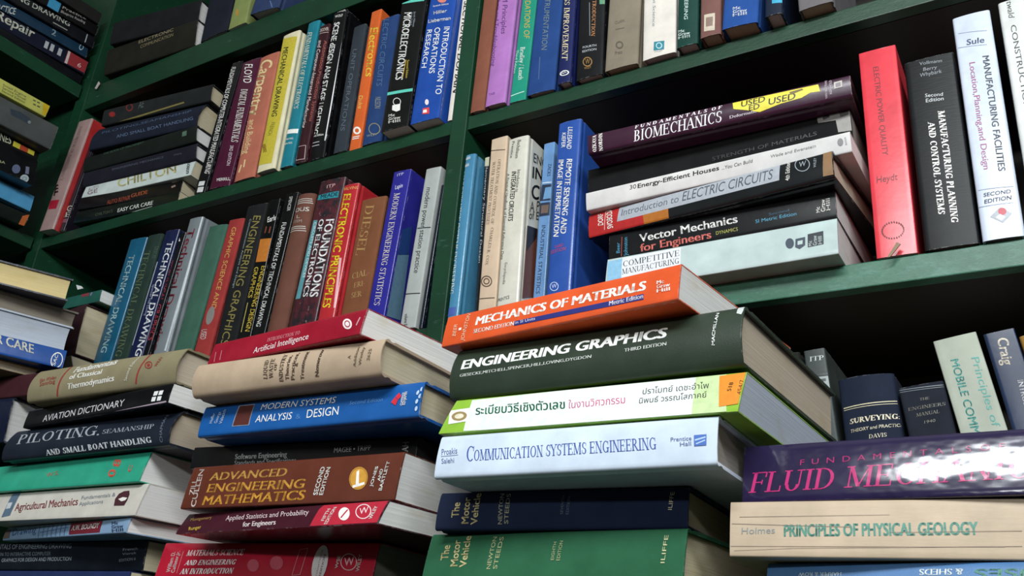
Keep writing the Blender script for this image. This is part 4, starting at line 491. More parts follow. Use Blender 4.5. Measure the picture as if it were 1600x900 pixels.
('paperback_book','navy blue book with cream outlined letters on the lower right','books standing in the right bay low row',0,'pb','gloss','182846','w',(-0.0136,0.0001,1.3284),0.0003,0.1351,-0.0,0.0247,0.2294,0.175,[('T','author_name','D8CCB8','s','Craig',1,0,0.69,[94,2231,78,1983,177,2221]),('T','title','C8C8CC','s','INTRODUCTION',1,0,0.69,[148,1828,127,1335,190,1826])]),
('hardcover_book','mustard book cut by the right edge of the picture','books standing in the right bay low row',0,'hc','cloth','9A7434','c',(0.0161,0.0001,1.3284),0.0001,0.1504,0.0,0.0285,0.2245,0.175,[]),
('hardcover_book','green cloth book with gilt motor vehicle title,lowest of its stack','middle front stack of books',1,'hc','cloth','255D3F','c',(-0.4208,-0.278,1.2985),-0.0737,0.0003,0.187,0.2109,0.0451,0.185,[('T','title','D8C890','s','The',1,0,0.69,[213,253,203,365,144,250]),('T','title','D8C890','s','Motor',1,0,0.69,[316,209,290,403,250,206]),('T','title','D8C890','s','Vehicle',1,0,0.69,[398,203,380,432,337,200]),('T','author_name','B8B888','s','NEWTON',0,0,0.69,[620,189,620,420,585,189]),('T','author_name','B8B888','s','STEEDS',0,0,0.69,[678,189,681,419,643,189]),('T','edition_note','A8B080','s','EIGHTH',0,0,0.69,[1144,250,1142,375,1120,250]),('T','edition_note','A8B080','s','EDITION',0,0,0.69,[1193,246,1194,382,1166,246]),('T','publisher_mark','C8C898','s','ILIFFE',0,0,0.69,[1976,228,1983,406,1948,228])]),
('hardcover_book','dark navy cloth book with gilt motor vehicle title above the green one','middle front stack of books',1,'hc','cloth','131F3C','c',(-0.4076,-0.2849,1.3439),0.0395,0.0016,0.146,0.1949,0.0286,0.185,[('T','title','D8C890','s','The',1,0,0.69,[196,93,189,207,133,91]),('T','title','D8C890','s','Motor',1,0,0.69,[288,47,271,245,228,45]),('T','title','D8C890','s','Vehicle',1,0,0.69,[364,41,355,275,308,38]),('T','author_name','A8A888','s','NEWTON',0,0,0.69,[571,41,552,266,538,41]),('T','author_name','A8A888','s','STEEDS',0,0,0.69,[622,43,607,264,589,44]),('T','edition_note','5A6474','s','SEVENTH',0,0,0.69,[1050,106,1046,239,1030,106]),('T','edition_note','5A6474','s','EDITION',0,0,0.69,[1095,105,1093,231,1074,105]),('T','publisher_mark','C8C0A0','s','ILIFFE',0,0,0.69,[1840,125,1850,246,1812,125])]),
('hardcover_book','white book reading COMMUNICATION SYSTEMS ENGINEERING in the middle stack','middle front stack of books',1,'hc','gloss','CBD8E8','g',(-0.3841,-0.3246,1.3731),0.0043,0.003,0.142,0.2072,0.0318,0.185,[('T','title','34529C','s','C',0,1,0.69,[263,111,321,111,247,225]),('T','title','34529C','s','OMMUNICATION SYSTEMS ENGINEERING',0,1,0.69,[325,113,1684,118,315,193]),('T','author_name','5A6C98','s','Proakis',0,1,0.69,[38,169,172,175,28,216]),('T','author_name','5A6C98','s','Salehi',0,0,0.69,[52,106,160,108,44,143]),('Q','author_name','5A6C98','s',[37,158,184,162,183,165,36,161]),('T','publisher_mark','4A5C90','s','Prentice',0,0,0.69,[1775,162,1910,163,1773,189]),('T','publisher_mark','4A5C90','s','Hall',0,0,0.69,[1838,127,1909,129,1836,154]),('Q','publisher_mark','3E68B4','s',[1924,194,2004,195,2006,124,1929,123]),('Q','publisher_mark','A8C4E8','s',[1934,156,2001,172,1998,182,1931,166]),('Q','publisher_mark','A8C4E8','s',[1942,133,1999,153,1996,161,1938,140])]),
('paperback_book','white and lime green book with Thai lettering and orange label','middle front stack of books',1,'pb','gloss','8CB83C','b',(-0.393,-0.3134,1.4089),-0.0412,-0.0134,0.576,0.2292,0.0309,0.185,[('Q','label_panel','E2E8E6','s',[153,294,2154,319,2230,-34,227,10]),('Q','label_panel','C2D6A0','s',[1950,314,2153,326,2230,-34,2000,-28]),('T','title','1E6A4A','s','ระเบียบวิธีเชิงตัวเลข',1,0,0.55,[264,148,1036,134,236,210]),('T','title','C04878','s','ในงานวิศวกรรม',0,0,0.55,[1062,132,1496,136,1044,182]),('T','author_name','2A2E30','s','ปราโมทย์ เดชะอำไพ',0,0,0.55,[1603,198,2065,200,1594,236]),('T','author_name','2A2E30','s','นิพนธ์ วรรณโสภาคย์',0,0,0.55,[1601,123,2068,127,1593,158]),('Q','publisher_mark','F0F0EC','s',[-5,209,185,220,228,96,52,81]),('Q','publisher_mark','9A8458','s',[186,153,192,139,191,126,183,115,168,108,148,104,125,105,102,110,80,118,61,130,48,143,41,157,42,170,51,181,66,189,86,192,109,192,133,187,155,178,174,166]),('Q','publisher_mark','E0D8C0','s',[158,151,161,143,160,136,155,131,146,126,134,124,121,125,107,127,94,132,83,138,76,145,73,153,74,160,79,166,89,170,100,172,114,172,128,169,141,164,151,158]),('Q','label_panel','E08A2E','s',[2115,292,2343,306,2341,62,2166,45]),('T','small_print','3A2A1A','s','454/7',0,0,0.69,[2292,125,2290,240,2263,128]),('T','small_print','3A2A1A','s','518',1,0,0.69,[2220,158,2222,228,2194,160])]),
('hardcover_book','thick dark green book reading ENGINEERING GRAPHICS,third edition','middle front stack of books',1,'rd','clothgloss','273427','t',(-0.3991,-0.2942,1.4404),-0.0518,-0.0014,0.137,0.235,0.0435,0.205,[('T','title','EEF0EC','s','ENGINEERING GRAPHICS',2,0,0.69,[94,234,1824,260,97,314]),('T','author_name','D8DCD6','s','GIESECKE,MITCHELL,SPENCER,HILL,LOVING,DYGDON',1,0,0.69,[96,170,1257,181,97,193]),('T','edition_note','D8DCD6','s','THIRD EDITION',1,0,0.69,[1516,191,1831,198,1516,216]),('T','publisher_mark','EEF0EC','s','MACMILLAN',1,0,0.69,[2172,150,2177,405,2151,153]),('Q','worn_patch','C8CCCA','s',[2302,443,2358,444,2349,414,2337,359,2301,376])]),
('paperback_book','orange book reading MECHANICS OF MATERIALS topping the middle stack','middle front stack of books',1,'pb','gloss','D8562A','w',(-0.4103,-0.2987,1.4841),-0.1265,0.0004,0.159,0.2107,0.0276,0.185,[('T','title','F6F2EC','s','MECHANICS OF MATERIALS',2,0,0.69,[323,138,1853,124,323,210]),('T','edition_note','F6F2EC','s','SECOND EDITION',1,0,0.69,[323,66,723,63,322,101]),('Q','color_band','2A3078','s',[725,96,1841,94,1843,50,727,57]),('T','edition_note','D8D4E4','s','in SI Units',0,0,0.69,[737,70,922,71,735,94]),('T','edition_note','ECE8F0','s','Metric Edition',1,0,0.69,[1567,60,1839,62,1566,94]),('T','author_name','F0C0A0','s','JOHNSTON',0,0,0.69,[236,16,246,252,199,29]),('T','author_name','F0C0A0','s','BEER',0,0,0.69,[136,74,129,183,99,84]),('Q','author_name','F6F2EC','s',[155,143,183,142,184,120,157,120]),('T','publisher_mark','F6F2EC','s','Mc',1,0,0.69,[1937,148,1993,145,1934,176]),('T','publisher_mark','F6F2EC','s','Graw',1,0,0.69,[1940,114,2042,110,1938,142]),('T','publisher_mark','F6F2EC','s','Hill',1,0,0.69,[1944,81,2045,77,1941,109])]),
('hardcover_book','blue cloth book with upside-down white lettering,lowest on the right','right front stack of books',1,'hc','clothgloss','4A74A4','c',(-0.1626,-0.2831,1.2968),-0.0924,0.0031,0.248,0.24,0.0269,0.185,[('T','publisher_mark','D8E4E8','s','HARPER & ROW',1,0,0.69,[442,213,193,210,442,193]),('T','title','E4ECEC','s','& SHEDS',1,0,0.69,[1084,231,865,229,1082,198]),('T','title','4A8878','s','HOUSES',1,0,0.69,[1679,233,1141,228,1673,189])]),
('paperback_book','worn beige book reading PRINCIPLES OF PHYSICAL GEOLOGY','right front stack of books',1,'pb','worn','BCA890','c',(-0.1794,-0.2962,1.3247),0.0523,0.0003,0.137,0.235,0.0333,0.185,[('T','title','3F8674','s','PRINCIPLES OF PHYSICAL GEOLOGY',2,0,0.69,[321,121,1350,133,323,190]),('T','author_name','7A8484','s','Holmes',0,0,0.69,[71,134,269,139,72,172]),('Q','spine_crease','8A7866','s',[2,60,1467,67,1467,69,2,63]),('Q','spine_crease','8A7866','s',[26,34,397,52,397,54,26,36]),('Q','spine_crease','8A7866','s',[397,52,1547,71,1548,74,397,54]),('Q','spine_crease','8A7866','s',[58,237,910,244,910,246,58,240]),('Q','spine_crease','8A7866','s',[11,196,700,174,700,177,11,199]),('Q','spine_crease','8A7866','s',[904,144,1558,152,1558,155,904,146])]),
('paperback_book','glossy dark purple book with magenta fluid mechanics title','right front stack of books',1,'pb','mirror','22193C','w',(-0.1747,-0.2842,1.3584),-0.0331,-0.0,0.201,0.2399,0.0377,0.185,[('T','title','BE3072','s','FLUID MECHANICS',0,1,0.69,[37,65,1679,93,62,195]),('T','title','A83068','s','F  U  N  D  A  M  E  N  T  A  L  S  O  F',0,0,0.69,[357,229,1479,262,359,265])]),
('paperback_book','red book reading MATERIALS SCIENCE AND ENGINEERING,lowest of its stack','left of centre front stack of books',1,'pb','gloss','B41A32','g',(-0.7452,-0.2615,1.2804),0.0425,0.0056,0.136,0.2529,0.0597,0.185,[('T','title','E8D0D0','s','MATERIALS SCIENCE',1,1,0.69,[325,478,1037,490,336,530]),('T','title','F4ECEC','s','AND ENGINEERING',1,1,0.69,[340,392,975,406,353,437]),('T','title','F4ECEC','s','AN INTRODUCTION',1,1,0.69,[316,311,976,326,325,360]),('T','author_name','F0E0E0','s','William D.',1,0,0.69,[185,326,172,513,136,326]),('T','author_name','F0E0E0','s','Callister,Jr.',1,0,0.69,[246,322,232,522,202,321]),('Q','color_band','E0A0A0','s',[283,319,278,518,273,519,278,320]),('Q','cover_picture','C85868','s',[1271,400,1274,383,1270,368,1259,356,1243,348,1222,345,1200,347,1178,355,1158,367,1142,382,1132,398,1129,415,1133,430,1144,443,1161,450,1182,453,1204,451,1227,443,1246,431,1262,416]),('Q','cover_picture','C85868','s',[1543,423,1546,404,1541,388,1528,375,1510,366,1488,363,1464,365,1439,373,1418,386,1401,403,1391,421,1388,440,1393,457,1405,470,1423,479,1446,482,1470,479,1495,471,1516,458,1533,441]),('Q','label_panel','E0A0A8','s',[1693,537,1779,549,1777,553,1691,540]),('Q','label_panel','E0A0A8','s',[1776,552,1763,328,1768,327,1781,551]),('Q','label_panel','E0A0A8','s',[1765,330,1679,322,1681,319,1766,326]),('Q','label_panel','E0A0A8','s',[1682,320,1694,538,1689,539,1677,321]),('Q','label_panel','E8E0E0','s',[2036,406,2033,359,2022,318,2004,286,1982,268,1957,264,1932,275,1909,300,1890,337,1877,382,1872,432,1875,480,1885,522,1903,555,1926,574,1951,577,1977,565,2000,539,2019,501,2031,455]),('T','small_print','A84058','s','INTERNATIONAL',0,0,0.69,[1957,282,1950,542,1940,285]),('T','small_print','A84058','s','EDITION',1,0,0.69,[1995,313,1994,496,1975,316]),('O','publisher_mark','E8C0C4','s',[2344,438,2345,416,2339,396,2324,381,2303,370,2277,367,2250,370,2223,379,2199,395,2181,414,2170,436,2168,458,2175,478,2190,494,2211,504,2237,508,2265,504,2292,494,2316,479,2333,459],[2335,437,2337,418,2331,400,2317,386,2299,377,2275,374,2251,376,2226,385,2205,399,2189,416,2179,436,2177,456,2183,474,2196,488,2216,497,2239,501,2264,498,2289,489,2310,475,2326,457]),('T','publisher_mark','E8C0C4','s','W',0,0,0.69,[2219,403,2316,413,2203,470]),('T','publisher_mark','F2F0EA','s','WSE',1,0,0.69,[2155,383,2159,489,2124,383]),('T','publisher_mark','F2F0EA','s','WILEY',1,0,0.69,[2388,361,2383,501,2352,360])]),
('paperback_book','maroon and red book reading Applied Statistics and Probability for Engineers','left of centre front stack of books',1,'pb','gloss','411824','w',(-0.686,-0.2929,1.3418),-0.0929,0.0075,0.525,0.2492,0.0194,0.185,[('Q','color_band','B8283C','s',[1757,158,1783,192,2508,189,2488,13,1759,11]),('T','title','D8C4C8','s','Applied Statistics and Probability',0,0,0.69,[620,104,1666,113,591,150]),('T','title','F0E4E4','s','for Engineers',1,0,0.69,[912,36,1329,41,884,80]),('T','edition_note','F2F0EA','s','FIFTH',1,0,0.69,[1896,49,1891,152,1860,50]),('T','edition_note','F2F0EA','s','EDITION',1,0,0.69,[1950,22,1952,164,1914,20]),('Q','publisher_mark','F2F0EA','s',[2153,82,2155,67,2150,54,2139,46,2122,43,2101,46,2079,53,2057,66,2037,81,2021,99,2012,116,2009,132,2014,145,2026,153,2043,156,2064,153,2087,145,2109,133,2129,117,2144,100]),('Q','publisher_mark','B8283C','s',[2080,62,2106,130,2089,138,2063,70]),('O','publisher_mark','F0D8D8','s',[2339,139,2360,120,2373,100,2378,81,2374,65,2361,53,2341,47,2315,47,2286,53,2256,64,2229,80,2208,99,2193,119,2188,139,2192,155,2205,167,2226,173,2253,173,2282,167,2312,155],[2332,135,2351,119,2363,101,2367,84,2363,70,2352,60,2334,54,2311,54,2285,59,2260,70,2236,84,2217,100,2204,118,2199,135,2203,150,2215,160,2233,166,2256,166,2282,160,2309,150]),('T','publisher_mark','F0D8D8','s','W',0,0,0.69,[2256,85,2344,99,2224,138]),('T','publisher_mark','F2F0EA','s','WILEY',1,0,0.69,[2418,42,2411,147,2383,44]),('T','author_name','A08048','s','Montgomery',0,0,0.69,[106,119,401,129,82,148]),('T','author_name','D8B848','s','Runger',0,0,0.69,[177,28,343,40,150,60])]),
('paperback_book','brown book reading ADVANCED ENGINEERING MATHEMATICS','left of centre front stack of books',1,'pb','gloss','602F22','w',(-0.6836,-0.2955,1.3634),-0.0164,0.0029,0.148,0.2458,0.0387,0.185,[('T','title','C09048','s','ADVANCED',1,0,0.69,[272,249,1228,247,274,321]),('T','title','D09840','s','ENGINEERING',1,0,0.69,[288,139,1473,134,290,217]),('T','title','D89C3C','s','MATHEMATICS',1,0,0.69,[280,26,1509,36,285,106]),('T','author_name','D8C8C0','s','ZILL',1,0,0.69,[130,123,110,269,64,125]),('T','author_name','D8C8C0','s','CULLEN',1,0,0.69,[200,12,152,362,137,14]),('T','edition_note','F2F0EA','s','SECOND',1,0,0.69,[1650,68,1654,305,1603,69]),('T','edition_note','F2F0EA','s','EDITION',1,0,0.69,[1709,66,1717,299,1668,67]),('Q','publisher_mark','D0983C','s',[2150,166,2145,139,2131,117,2109,102,2081,95,2050,98,2020,109,1992,128,1970,154,1955,183,1951,212,1956,240,1970,262,1993,278,2021,284,2052,281,2083,269,2111,250,2133,224,2146,195]),('O','publisher_mark','6A3426','s',[2143,168,2138,143,2124,123,2104,109,2079,103,2050,105,2022,115,1996,133,1976,156,1963,183,1959,210,1963,236,1977,256,1998,271,2024,277,2052,274,2081,263,2106,245,2126,221,2139,195],[2139,169,2134,145,2121,125,2102,112,2077,106,2050,108,2023,118,1999,135,1979,158,1967,183,1962,210,1967,234,1980,254,2000,267,2025,273,2052,270,2080,260,2104,243,2123,220,2135,195]),('Q','publisher_mark','F2F0EA','s',[2006,131,2122,156,2132,136,2015,111]),('Q','publisher_mark','F2F0EA','s',[2015,244,2038,258,2072,136,2041,129]),('T','publisher_mark','F2F0EA','s','JONES',1,0,0.69,[2216,112,2229,278,2188,113]),('T','publisher_mark','F2F0EA','s','AND',1,0,0.69,[2283,156,2285,253,2253,158]),('T','publisher_mark','F2F0EA','s','BARTLETT',1,0,0.69,[2319,79,2337,314,2287,80])]),
('paperback_book','black book reading Software Engineering,recessed under the blue book','left of centre front stack of books',1,'pb','gloss','0D0D11','d',(-0.7044,-0.2776,1.4044),0.073,-0.0049,0.008,0.2517,0.0207,0.15,[('T','title','D0D2D2','s','Software Engineering',1,0,0.69,[545,74,1154,81,539,121]),('T','title','C0C2C2','s','Standards and Specifications',0,0,0.69,[548,21,1266,29,546,61]),('T','author_name','9A9A98','s','MAGEE • TRIPP',0,0,0.69,[1671,100,2056,112,1668,144]),('T','publisher_mark','B0B0AC','s','AH',1,0,0.69,[2435,85,2431,168,2375,87])]),
('hardcover_book','bright blue book reading MODERN SYSTEMS ANALYSIS & DESIGN','left of centre front stack of books',1,'hc','gloss','195AA2','c',(-0.6699,-0.3046,1.4255),-0.0027,0.0019,0.09,0.2508,0.0299,0.185,[('T','title','F2F0EA','s','MODERN SYSTEMS',0,0,0.69,[743,200,1609,191,747,256]),('T','title','F2F0EA','s','ANALYSIS',0,0,0.69,[716,88,1148,85,718,151]),('T','title','4A80C0','s','&',0,0,0.69,[1203,81,1260,81,1192,126]),('T','title','F2F0EA','s','DESIGN',0,0,0.69,[1324,81,1674,83,1318,154]),('T','edition_note','5A90CC','s','Second Edition',0,0,0.69,[1777,159,2125,159,1777,190]),('Q','label_panel','8C98B0','s',[448,269,651,265,652,67,435,70]),('Q','label_panel','5A2C28','s',[463,261,643,258,641,73,444,76]),('T','author_name','B8CCE4','s','Hoffer',0,0,0.69,[161,120,169,216,122,123]),('T','author_name','B8CCE4','s','George',0,0,0.69,[228,115,239,222,189,118]),('T','author_name','B8CCE4','s','Valacich',0,0,0.69,[296,105,299,240,258,108]),('Q','publisher_mark','D83040','s',[2278,218,2308,185,2283,157,2249,187]),('Q','publisher_mark','D83040','s',[2245,183,2280,155,2267,111,2215,141]),('T','publisher_mark','F2F0EA','s','BENJAMIN',1,0,0.69,[2361,106,2361,218,2333,108]),('T','publisher_mark','F2F0EA','s','CUMMINGS',0,0,0.69,[2333,105,2332,213,2312,107]),('Q','worn_patch','B8CCE4','s',[2478,195,2476,190,2473,185,2469,182,2465,181,2461,182,2457,184,2455,188,2453,194,2453,199,2454,205,2456,211,2460,215,2463,218,2468,220,2472,219,2475,216,2478,212,2479,207,2480,201]),('Q','worn_patch','B8CCE4','s',[2506,163,2504,158,2500,153,2496,150,2492,149,2488,150,2485,152,2482,156,2481,161,2480,167,2481,173,2484,179,2487,183,2491,186,2495,187,2499,187,2503,184,2505,180,2507,175,2507,169]),('Q','worn_patch','B8CCE4','s',[2485,121,2483,115,2480,111,2476,108,2472,107,2468,107,2464,110,2462,114,2460,119,2460,125,2461,131,2463,136,2467,141,2471,144,2475,145,2479,144,2482,142,2485,138,2486,133,2487,127]),('Q','worn_patch','B8CCE4','s',[2489,62,2487,57,2484,52,2480,49,2476,48,2472,49,2468,51,2466,55,2464,60,2464,66,2465,72,2467,77,2470,82,2474,85,2479,86,2483,85,2486,83,2489,79,2490,74,2490,68]),('Q','worn_patch','B8CCE4','s',[2511,222,2509,216,2505,212,2501,209,2497,208,2493,208,2490,211,2487,215,2486,220,2485,226,2486,232,2489,238,2492,242,2496,245,2500,246,2504,246,2508,243,2510,239,2512,234,2512,228])]),
('hardcover_book','beige cloth book with dark brown upright lettering on industrial waste','left of centre front stack of books',1,'rd','cloth','B49E86','c',(-0.6635,-0.3233,1.4567),0.0014,-0.0026,-0.034,0.2174,0.0313,0.185,[('T','title','5A4A3C','s','LIQUID',1,1,0.69,[950,77,928,250,902,82]),('T','title','5A4A3C','s','WASTE',1,1,0.69,[1017,76,995,256,970,80]),('T','title','5A4A3C','s','OF',1,1,0.69,[1053,140,1046,210,1019,143]),('T','title','5A4A3C','s','INDUSTRY',1,1,0.69,[1131,42,1125,290,1085,46]),('T','title','5A4A3C','s','Theories,',1,1,0.69,[1199,48,1191,267,1158,52]),('T','title','5A4A3C','s','Practices,',1,1,0.69,[1260,46,1261,285,1219,49]),('T','title','5A4A3C','s','&',1,1,0.69,[1292,150,1293,184,1259,154]),('T','title','5A4A3C','s','Treatment',1,1,0.69,[1366,36,1375,282,1326,40]),('T','author_name','5A4A3C','s','Nemerow',1,1,0.69,[1529,48,1541,282,1489,52]),('T','publisher_mark','5A4A3C','s','A',0,0,0.69,[1868,156,1866,186,1837,159]),('T','publisher_mark','5A4A3C','s','Addison',0,0,0.69,[1927,87,1937,253,1899,90]),('T','publisher_mark','5A4A3C','s','Wesley',0,0,0.69,[1984,96,1994,247,1956,99]),('T','publisher_mark','5A4A3C','s','2625',0,0,0.69,[2067,122,2074,220,2038,125])]),
('paperback_book','dark red book reading INTRODUCTION TO Artificial Intelligence','left of centre front stack of books',1,'pb','gloss','96182C','w',(-0.6676,-0.3134,1.49),-0.1132,-0.008,0.176,0.2053,0.024,0.185,[('T','title','D89098','s','INTRODUCTION TO',0,1,0.69,[829,127,1265,129,823,164]),('T','title','F0E0E0','s','Artificial Intelligence',0,0,0.69,[678,36,1406,62,672,94]),('Q','publisher_mark','F0E0E0','s',[1915,128,1925,111,1929,96,1927,83,1919,74,1905,70,1888,72,1868,78,1847,89,1829,104,1813,121,1803,138,1798,154,1800,167,1809,176,1823,180,1841,178,1861,171,1881,160,1900,145]),('O','publisher_mark','96182C','s',[1895,127,1902,116,1906,105,1905,97,1900,91,1892,88,1881,89,1868,94,1855,101,1843,111,1833,122,1826,134,1823,144,1823,153,1828,159,1837,161,1848,160,1860,155,1873,148,1886,138],[1886,126,1891,118,1893,111,1893,105,1889,101,1883,99,1876,100,1867,103,1858,108,1849,115,1842,123,1837,131,1835,138,1836,144,1839,148,1845,150,1853,149,1862,146,1871,141,1879,134]),('Q','publisher_mark','D0A0A8','s',[1989,87,2007,158,1993,165,1976,94]),('Q','author_name','C87880','s',[111,32,81,138,68,142,99,36]),('Q','author_name','C87880','s',[195,39,168,143,156,147,182,42])]),
('paperback_book','navy book cut by the bottom edge under the engineering drawing book','leftmost front stack of books',1,'pb','gloss','283460','c',(-1.0621,-0.236,1.2768),-0.0688,0.0021,-0.065,0.2799,0.0359,0.165,[]),
('paperback_book','worn dark blue book reading FUNDAMENTALS OF ENGINEERING DRAWING','leftmost front stack of books',1,'pb','worn','151B25','c',(-1.0571,-0.2392,1.3135),-0.0355,0.0031,-0.021,0.28,0.0289,0.165,[('T','title','8A949E','s','FUNDAMENTALS OF ENGINEERING DRAWING',0,0,0.69,[-304,222,1532,223,-321,274]),('T','title','78848E','s','INTRODUCTION TO INTERACTIVE COMPUTER',0,0,0.69,[-262,145,1185,154,-271,182]),('T','title','9AA4AC','s','GRAPHICS FOR DESIGN AND PRODUCTION',0,0,0.69,[247,83,1585,99,241,121]),('T','author_name','8A949E','s','French',0,0,0.69,[2435,190,2668,201,2428,215]),('T','author_name','8A949E','s','Vierck',0,0,0.69,[2440,150,2662,161,2436,172]),('T','edition_note','8A949E','s','EDITION 6',0,0,0.69,[2412,86,2672,104,2407,111])]),
('paperback_book','pale blue patterned book with dark red name label','leftmost front stack of books',1,'pb','gloss','8AA8C8','w',(-1.0242,-0.2515,1.3436),-0.1403,0.0025,0.156,0.2652,0.0146,0.165,[('Q','label_panel','7A2634','s',[1485,140,2129,136,2157,19,1533,17]),('T','author_name','F2F0EA','s','A.W. BOUNDY',1,0,0.69,[1557,57,2102,66,1540,108]),('T','title','3E5C90','s','Drawing',0,0,0.69,[211,49,767,63,162,129]),('Q','cover_picture','5A78A8','s',[870,7,805,139,791,141,857,9]),('Q','cover_picture','5A78A8','s',[969,8,904,139,891,141,956,10]),('Q','cover_picture','5A78A8','s',[1066,10,1003,140,990,141,1053,11]),('Q','cover_picture','5A78A8','s',[1162,11,1100,140,1088,142,1149,12]),('Q','cover_picture','5A78A8','s',[1257,12,1197,140,1184,142,1244,13]),('Q','cover_picture','5A78A8','s',[1350,13,1292,141,1279,142,1338,14]),('Q','cover_picture','5A78A8','s',[1443,14,1386,141,1373,142,1431,15]),('Q','cover_picture','5A78A8','s',[875,59,1468,92,1461,97,868,65]),('Q','cover_picture','7A6A64','s',[-189,119,110,116,158,22,-83,19]),('T','publisher_mark','3A4A6A','s','Mc',1,0,0.69,[2345,86,2463,87,2321,116]),('T','publisher_mark','3A4A6A','s','Graw',1,0,0.69,[2373,50,2584,53,2349,80]),('T','publisher_mark','3A4A6A','s','Hill',1,0,0.69,[2401,14,2611,18,2377,44])]),
('paperback_book','cream white book reading Agricultural Mechanics','leftmost front stack of books',1,'pb','gloss','CDC8BE','w',(-1.0353,-0.2794,1.3592),-0.0429,0.0011,0.248,0.2852,0.0316,0.165,[('T','title','8A4248','s','Agricultural Mechanics',1,0,0.69,[676,108,1821,135,630,190]),('T','title','6A7480','s','Fundamentals &',0,0,0.69,[1842,189,2400,203,1822,229]),('T','title','6A7480','s','Applications',0,0,0.69,[1855,126,2248,139,1836,164]),('Q','publisher_mark','4A2830','s',[2455,106,2423,174,2444,228,2508,251,2589,253,2623,215,2633,153,2621,103]),('Q','publisher_mark','E8E4DC','s',[2476,172,2535,189,2614,180,2602,155,2547,146]),('Q','color_band','5F7488','s',[436,303,593,314,633,58,477,42]),('Q','color_band','C8CCD0','s',[457,203,544,207,560,139,475,134])]),
('paperback_book','teal green book with faded red marks in the left stack','leftmost front stack of books',1,'pb','gloss','32A284','w',(-1.043,-0.2783,1.3914),-0.0425,0.0009,0.223,0.285,0.0311,0.165,[('T','title','D05848','s','8',1,0,0.69,[2427,169,2409,251,2305,183]),('T','title','D05848','s','0',1,0,0.69,[2422,63,2404,144,2300,76]),('T','publisher_mark','C86858','s','C',1,0,0.69,[2662,103,2651,176,2604,113]),('T','author_name','B06858','s','W.S.',0,0,0.69,[1170,129,1395,146,1143,174])]),
('hardcover_book','dark blue hardcover reading PILOTING,SEAMANSHIP AND SMALL BOAT HANDLING','leftmost front stack of books',1,'rd','clothgloss','1C2330','t',(-1.0048,-0.2889,1.4231),-0.0206,0.0013,0.236,0.2845,0.0366,0.165,[('T','title','A8ACB2','s','PILOTING,',0,1,0.69,[228,173,1711,178,172,295]),('T','title','9CA2AC','s','SEAMANSHIP',0,1,0.69,[1763,183,2573,182,1743,232]),('T','title','CCD0D4','s','AND SMALL BOAT HANDLING',1,1,0.69,[851,15,2604,41,821,72]),('T','author_name','6A7484','s','CHAPMAN',0,0,0.69,[2767,32,2675,321,2724,35])]),
('paperback_book','black book reading AVIATION DICTIONARY with four-pane white emblem','leftmost front stack of books',1,'pb','gloss','0E0F12','w',(-0.9877,-0.2864,1.4604),-0.0814,0.0024,0.101,0.2692,0.0208,0.165,[('T','title','D8D6DA','s','AVIATION DICTIONARY',0,0,0.69,[407,33,1948,50,395,106]),('Q','color_band','B09CAC','s',[328,-24,2672,24,2684,8,351,-55]),('Q','publisher_mark','F0F0F0','s',[2424,147,2493,144,2492,99,2427,101]),('Q','publisher_mark','F0F0F0','s',[2510,143,2578,141,2577,96,2513,98]),('Q','publisher_mark','F0F0F0','s',[2420,88,2489,85,2488,40,2424,42]),('Q','publisher_mark','F0F0F0','s',[2513,84,2580,81,2579,37,2516,39])]),
('hardcover_book','olive tan cloth book reading Fundamentals of Classical Thermodynamics','leftmost front stack of books',1,'rd','cloth','857C60','t',(-0.9622,-0.3037,1.4823),0.0068,-0.0007,0.137,0.2416,0.0385,0.165,[('T','title','F2F0EA','s','Fundamentals',1,0,0.69,[712,271,1386,305,698,348]),('T','title','F2F0EA','s','of Classical',1,0,0.69,[706,193,1237,204,692,251]),('T','title','F2F0EA','s','Thermodynamics',1,0,0.69,[716,81,1485,104,709,145]),('Q','color_band','9A3A34','s',[551,405,533,30,559,22,577,396]),('Q','color_band','9A3A34','s',[1856,386,1820,50,1842,42,1879,378]),('T','author_name','9A3A34','s','Van Wylen',0,0,0.69,[160,212,453,222,140,260]),('T','author_name','9A3A34','s','Sonntag',0,0,0.69,[206,162,472,175,185,209]),('O','publisher_mark','9A3A34','s',[2028,222,2032,208,2030,197,2022,188,2008,184,1990,184,1970,188,1950,196,1931,207,1916,221,1905,235,1901,248,1903,260,1912,269,1926,273,1944,273,1964,269,1984,261,2003,249,2018,236],[2013,223,2016,213,2014,205,2008,198,1998,195,1984,195,1969,198,1954,204,1940,212,1929,223,1921,233,1918,243,1919,252,1926,258,1936,262,1949,262,1965,259,1980,253,1994,244,2005,234]),('Q','publisher_mark','9A3A34','s',[1993,226,1994,220,1993,215,1990,212,1984,210,1977,210,1968,211,1960,215,1952,219,1946,225,1941,231,1940,237,1940,241,1944,245,1950,247,1957,247,1966,245,1974,242,1982,237,1988,231]),('T','publisher_mark','9A3A34','s','WILEY',0,0,0.69,[2110,192,2131,302,2066,204]),('T','edition_note','D8D4C4','s','Second Edition',0,0,0.69,[1694,80,1730,361,1648,91])]),
('paperback_book','blackish book lowest in the upper left side-shelf pile','upper pile on the side bookshelf',1,'pb','gloss','0D0E13','w',(-1.6489,-0.253,2.307),1.5251,0.0029,0.001,0.2385,0.0192,0.16,[]),
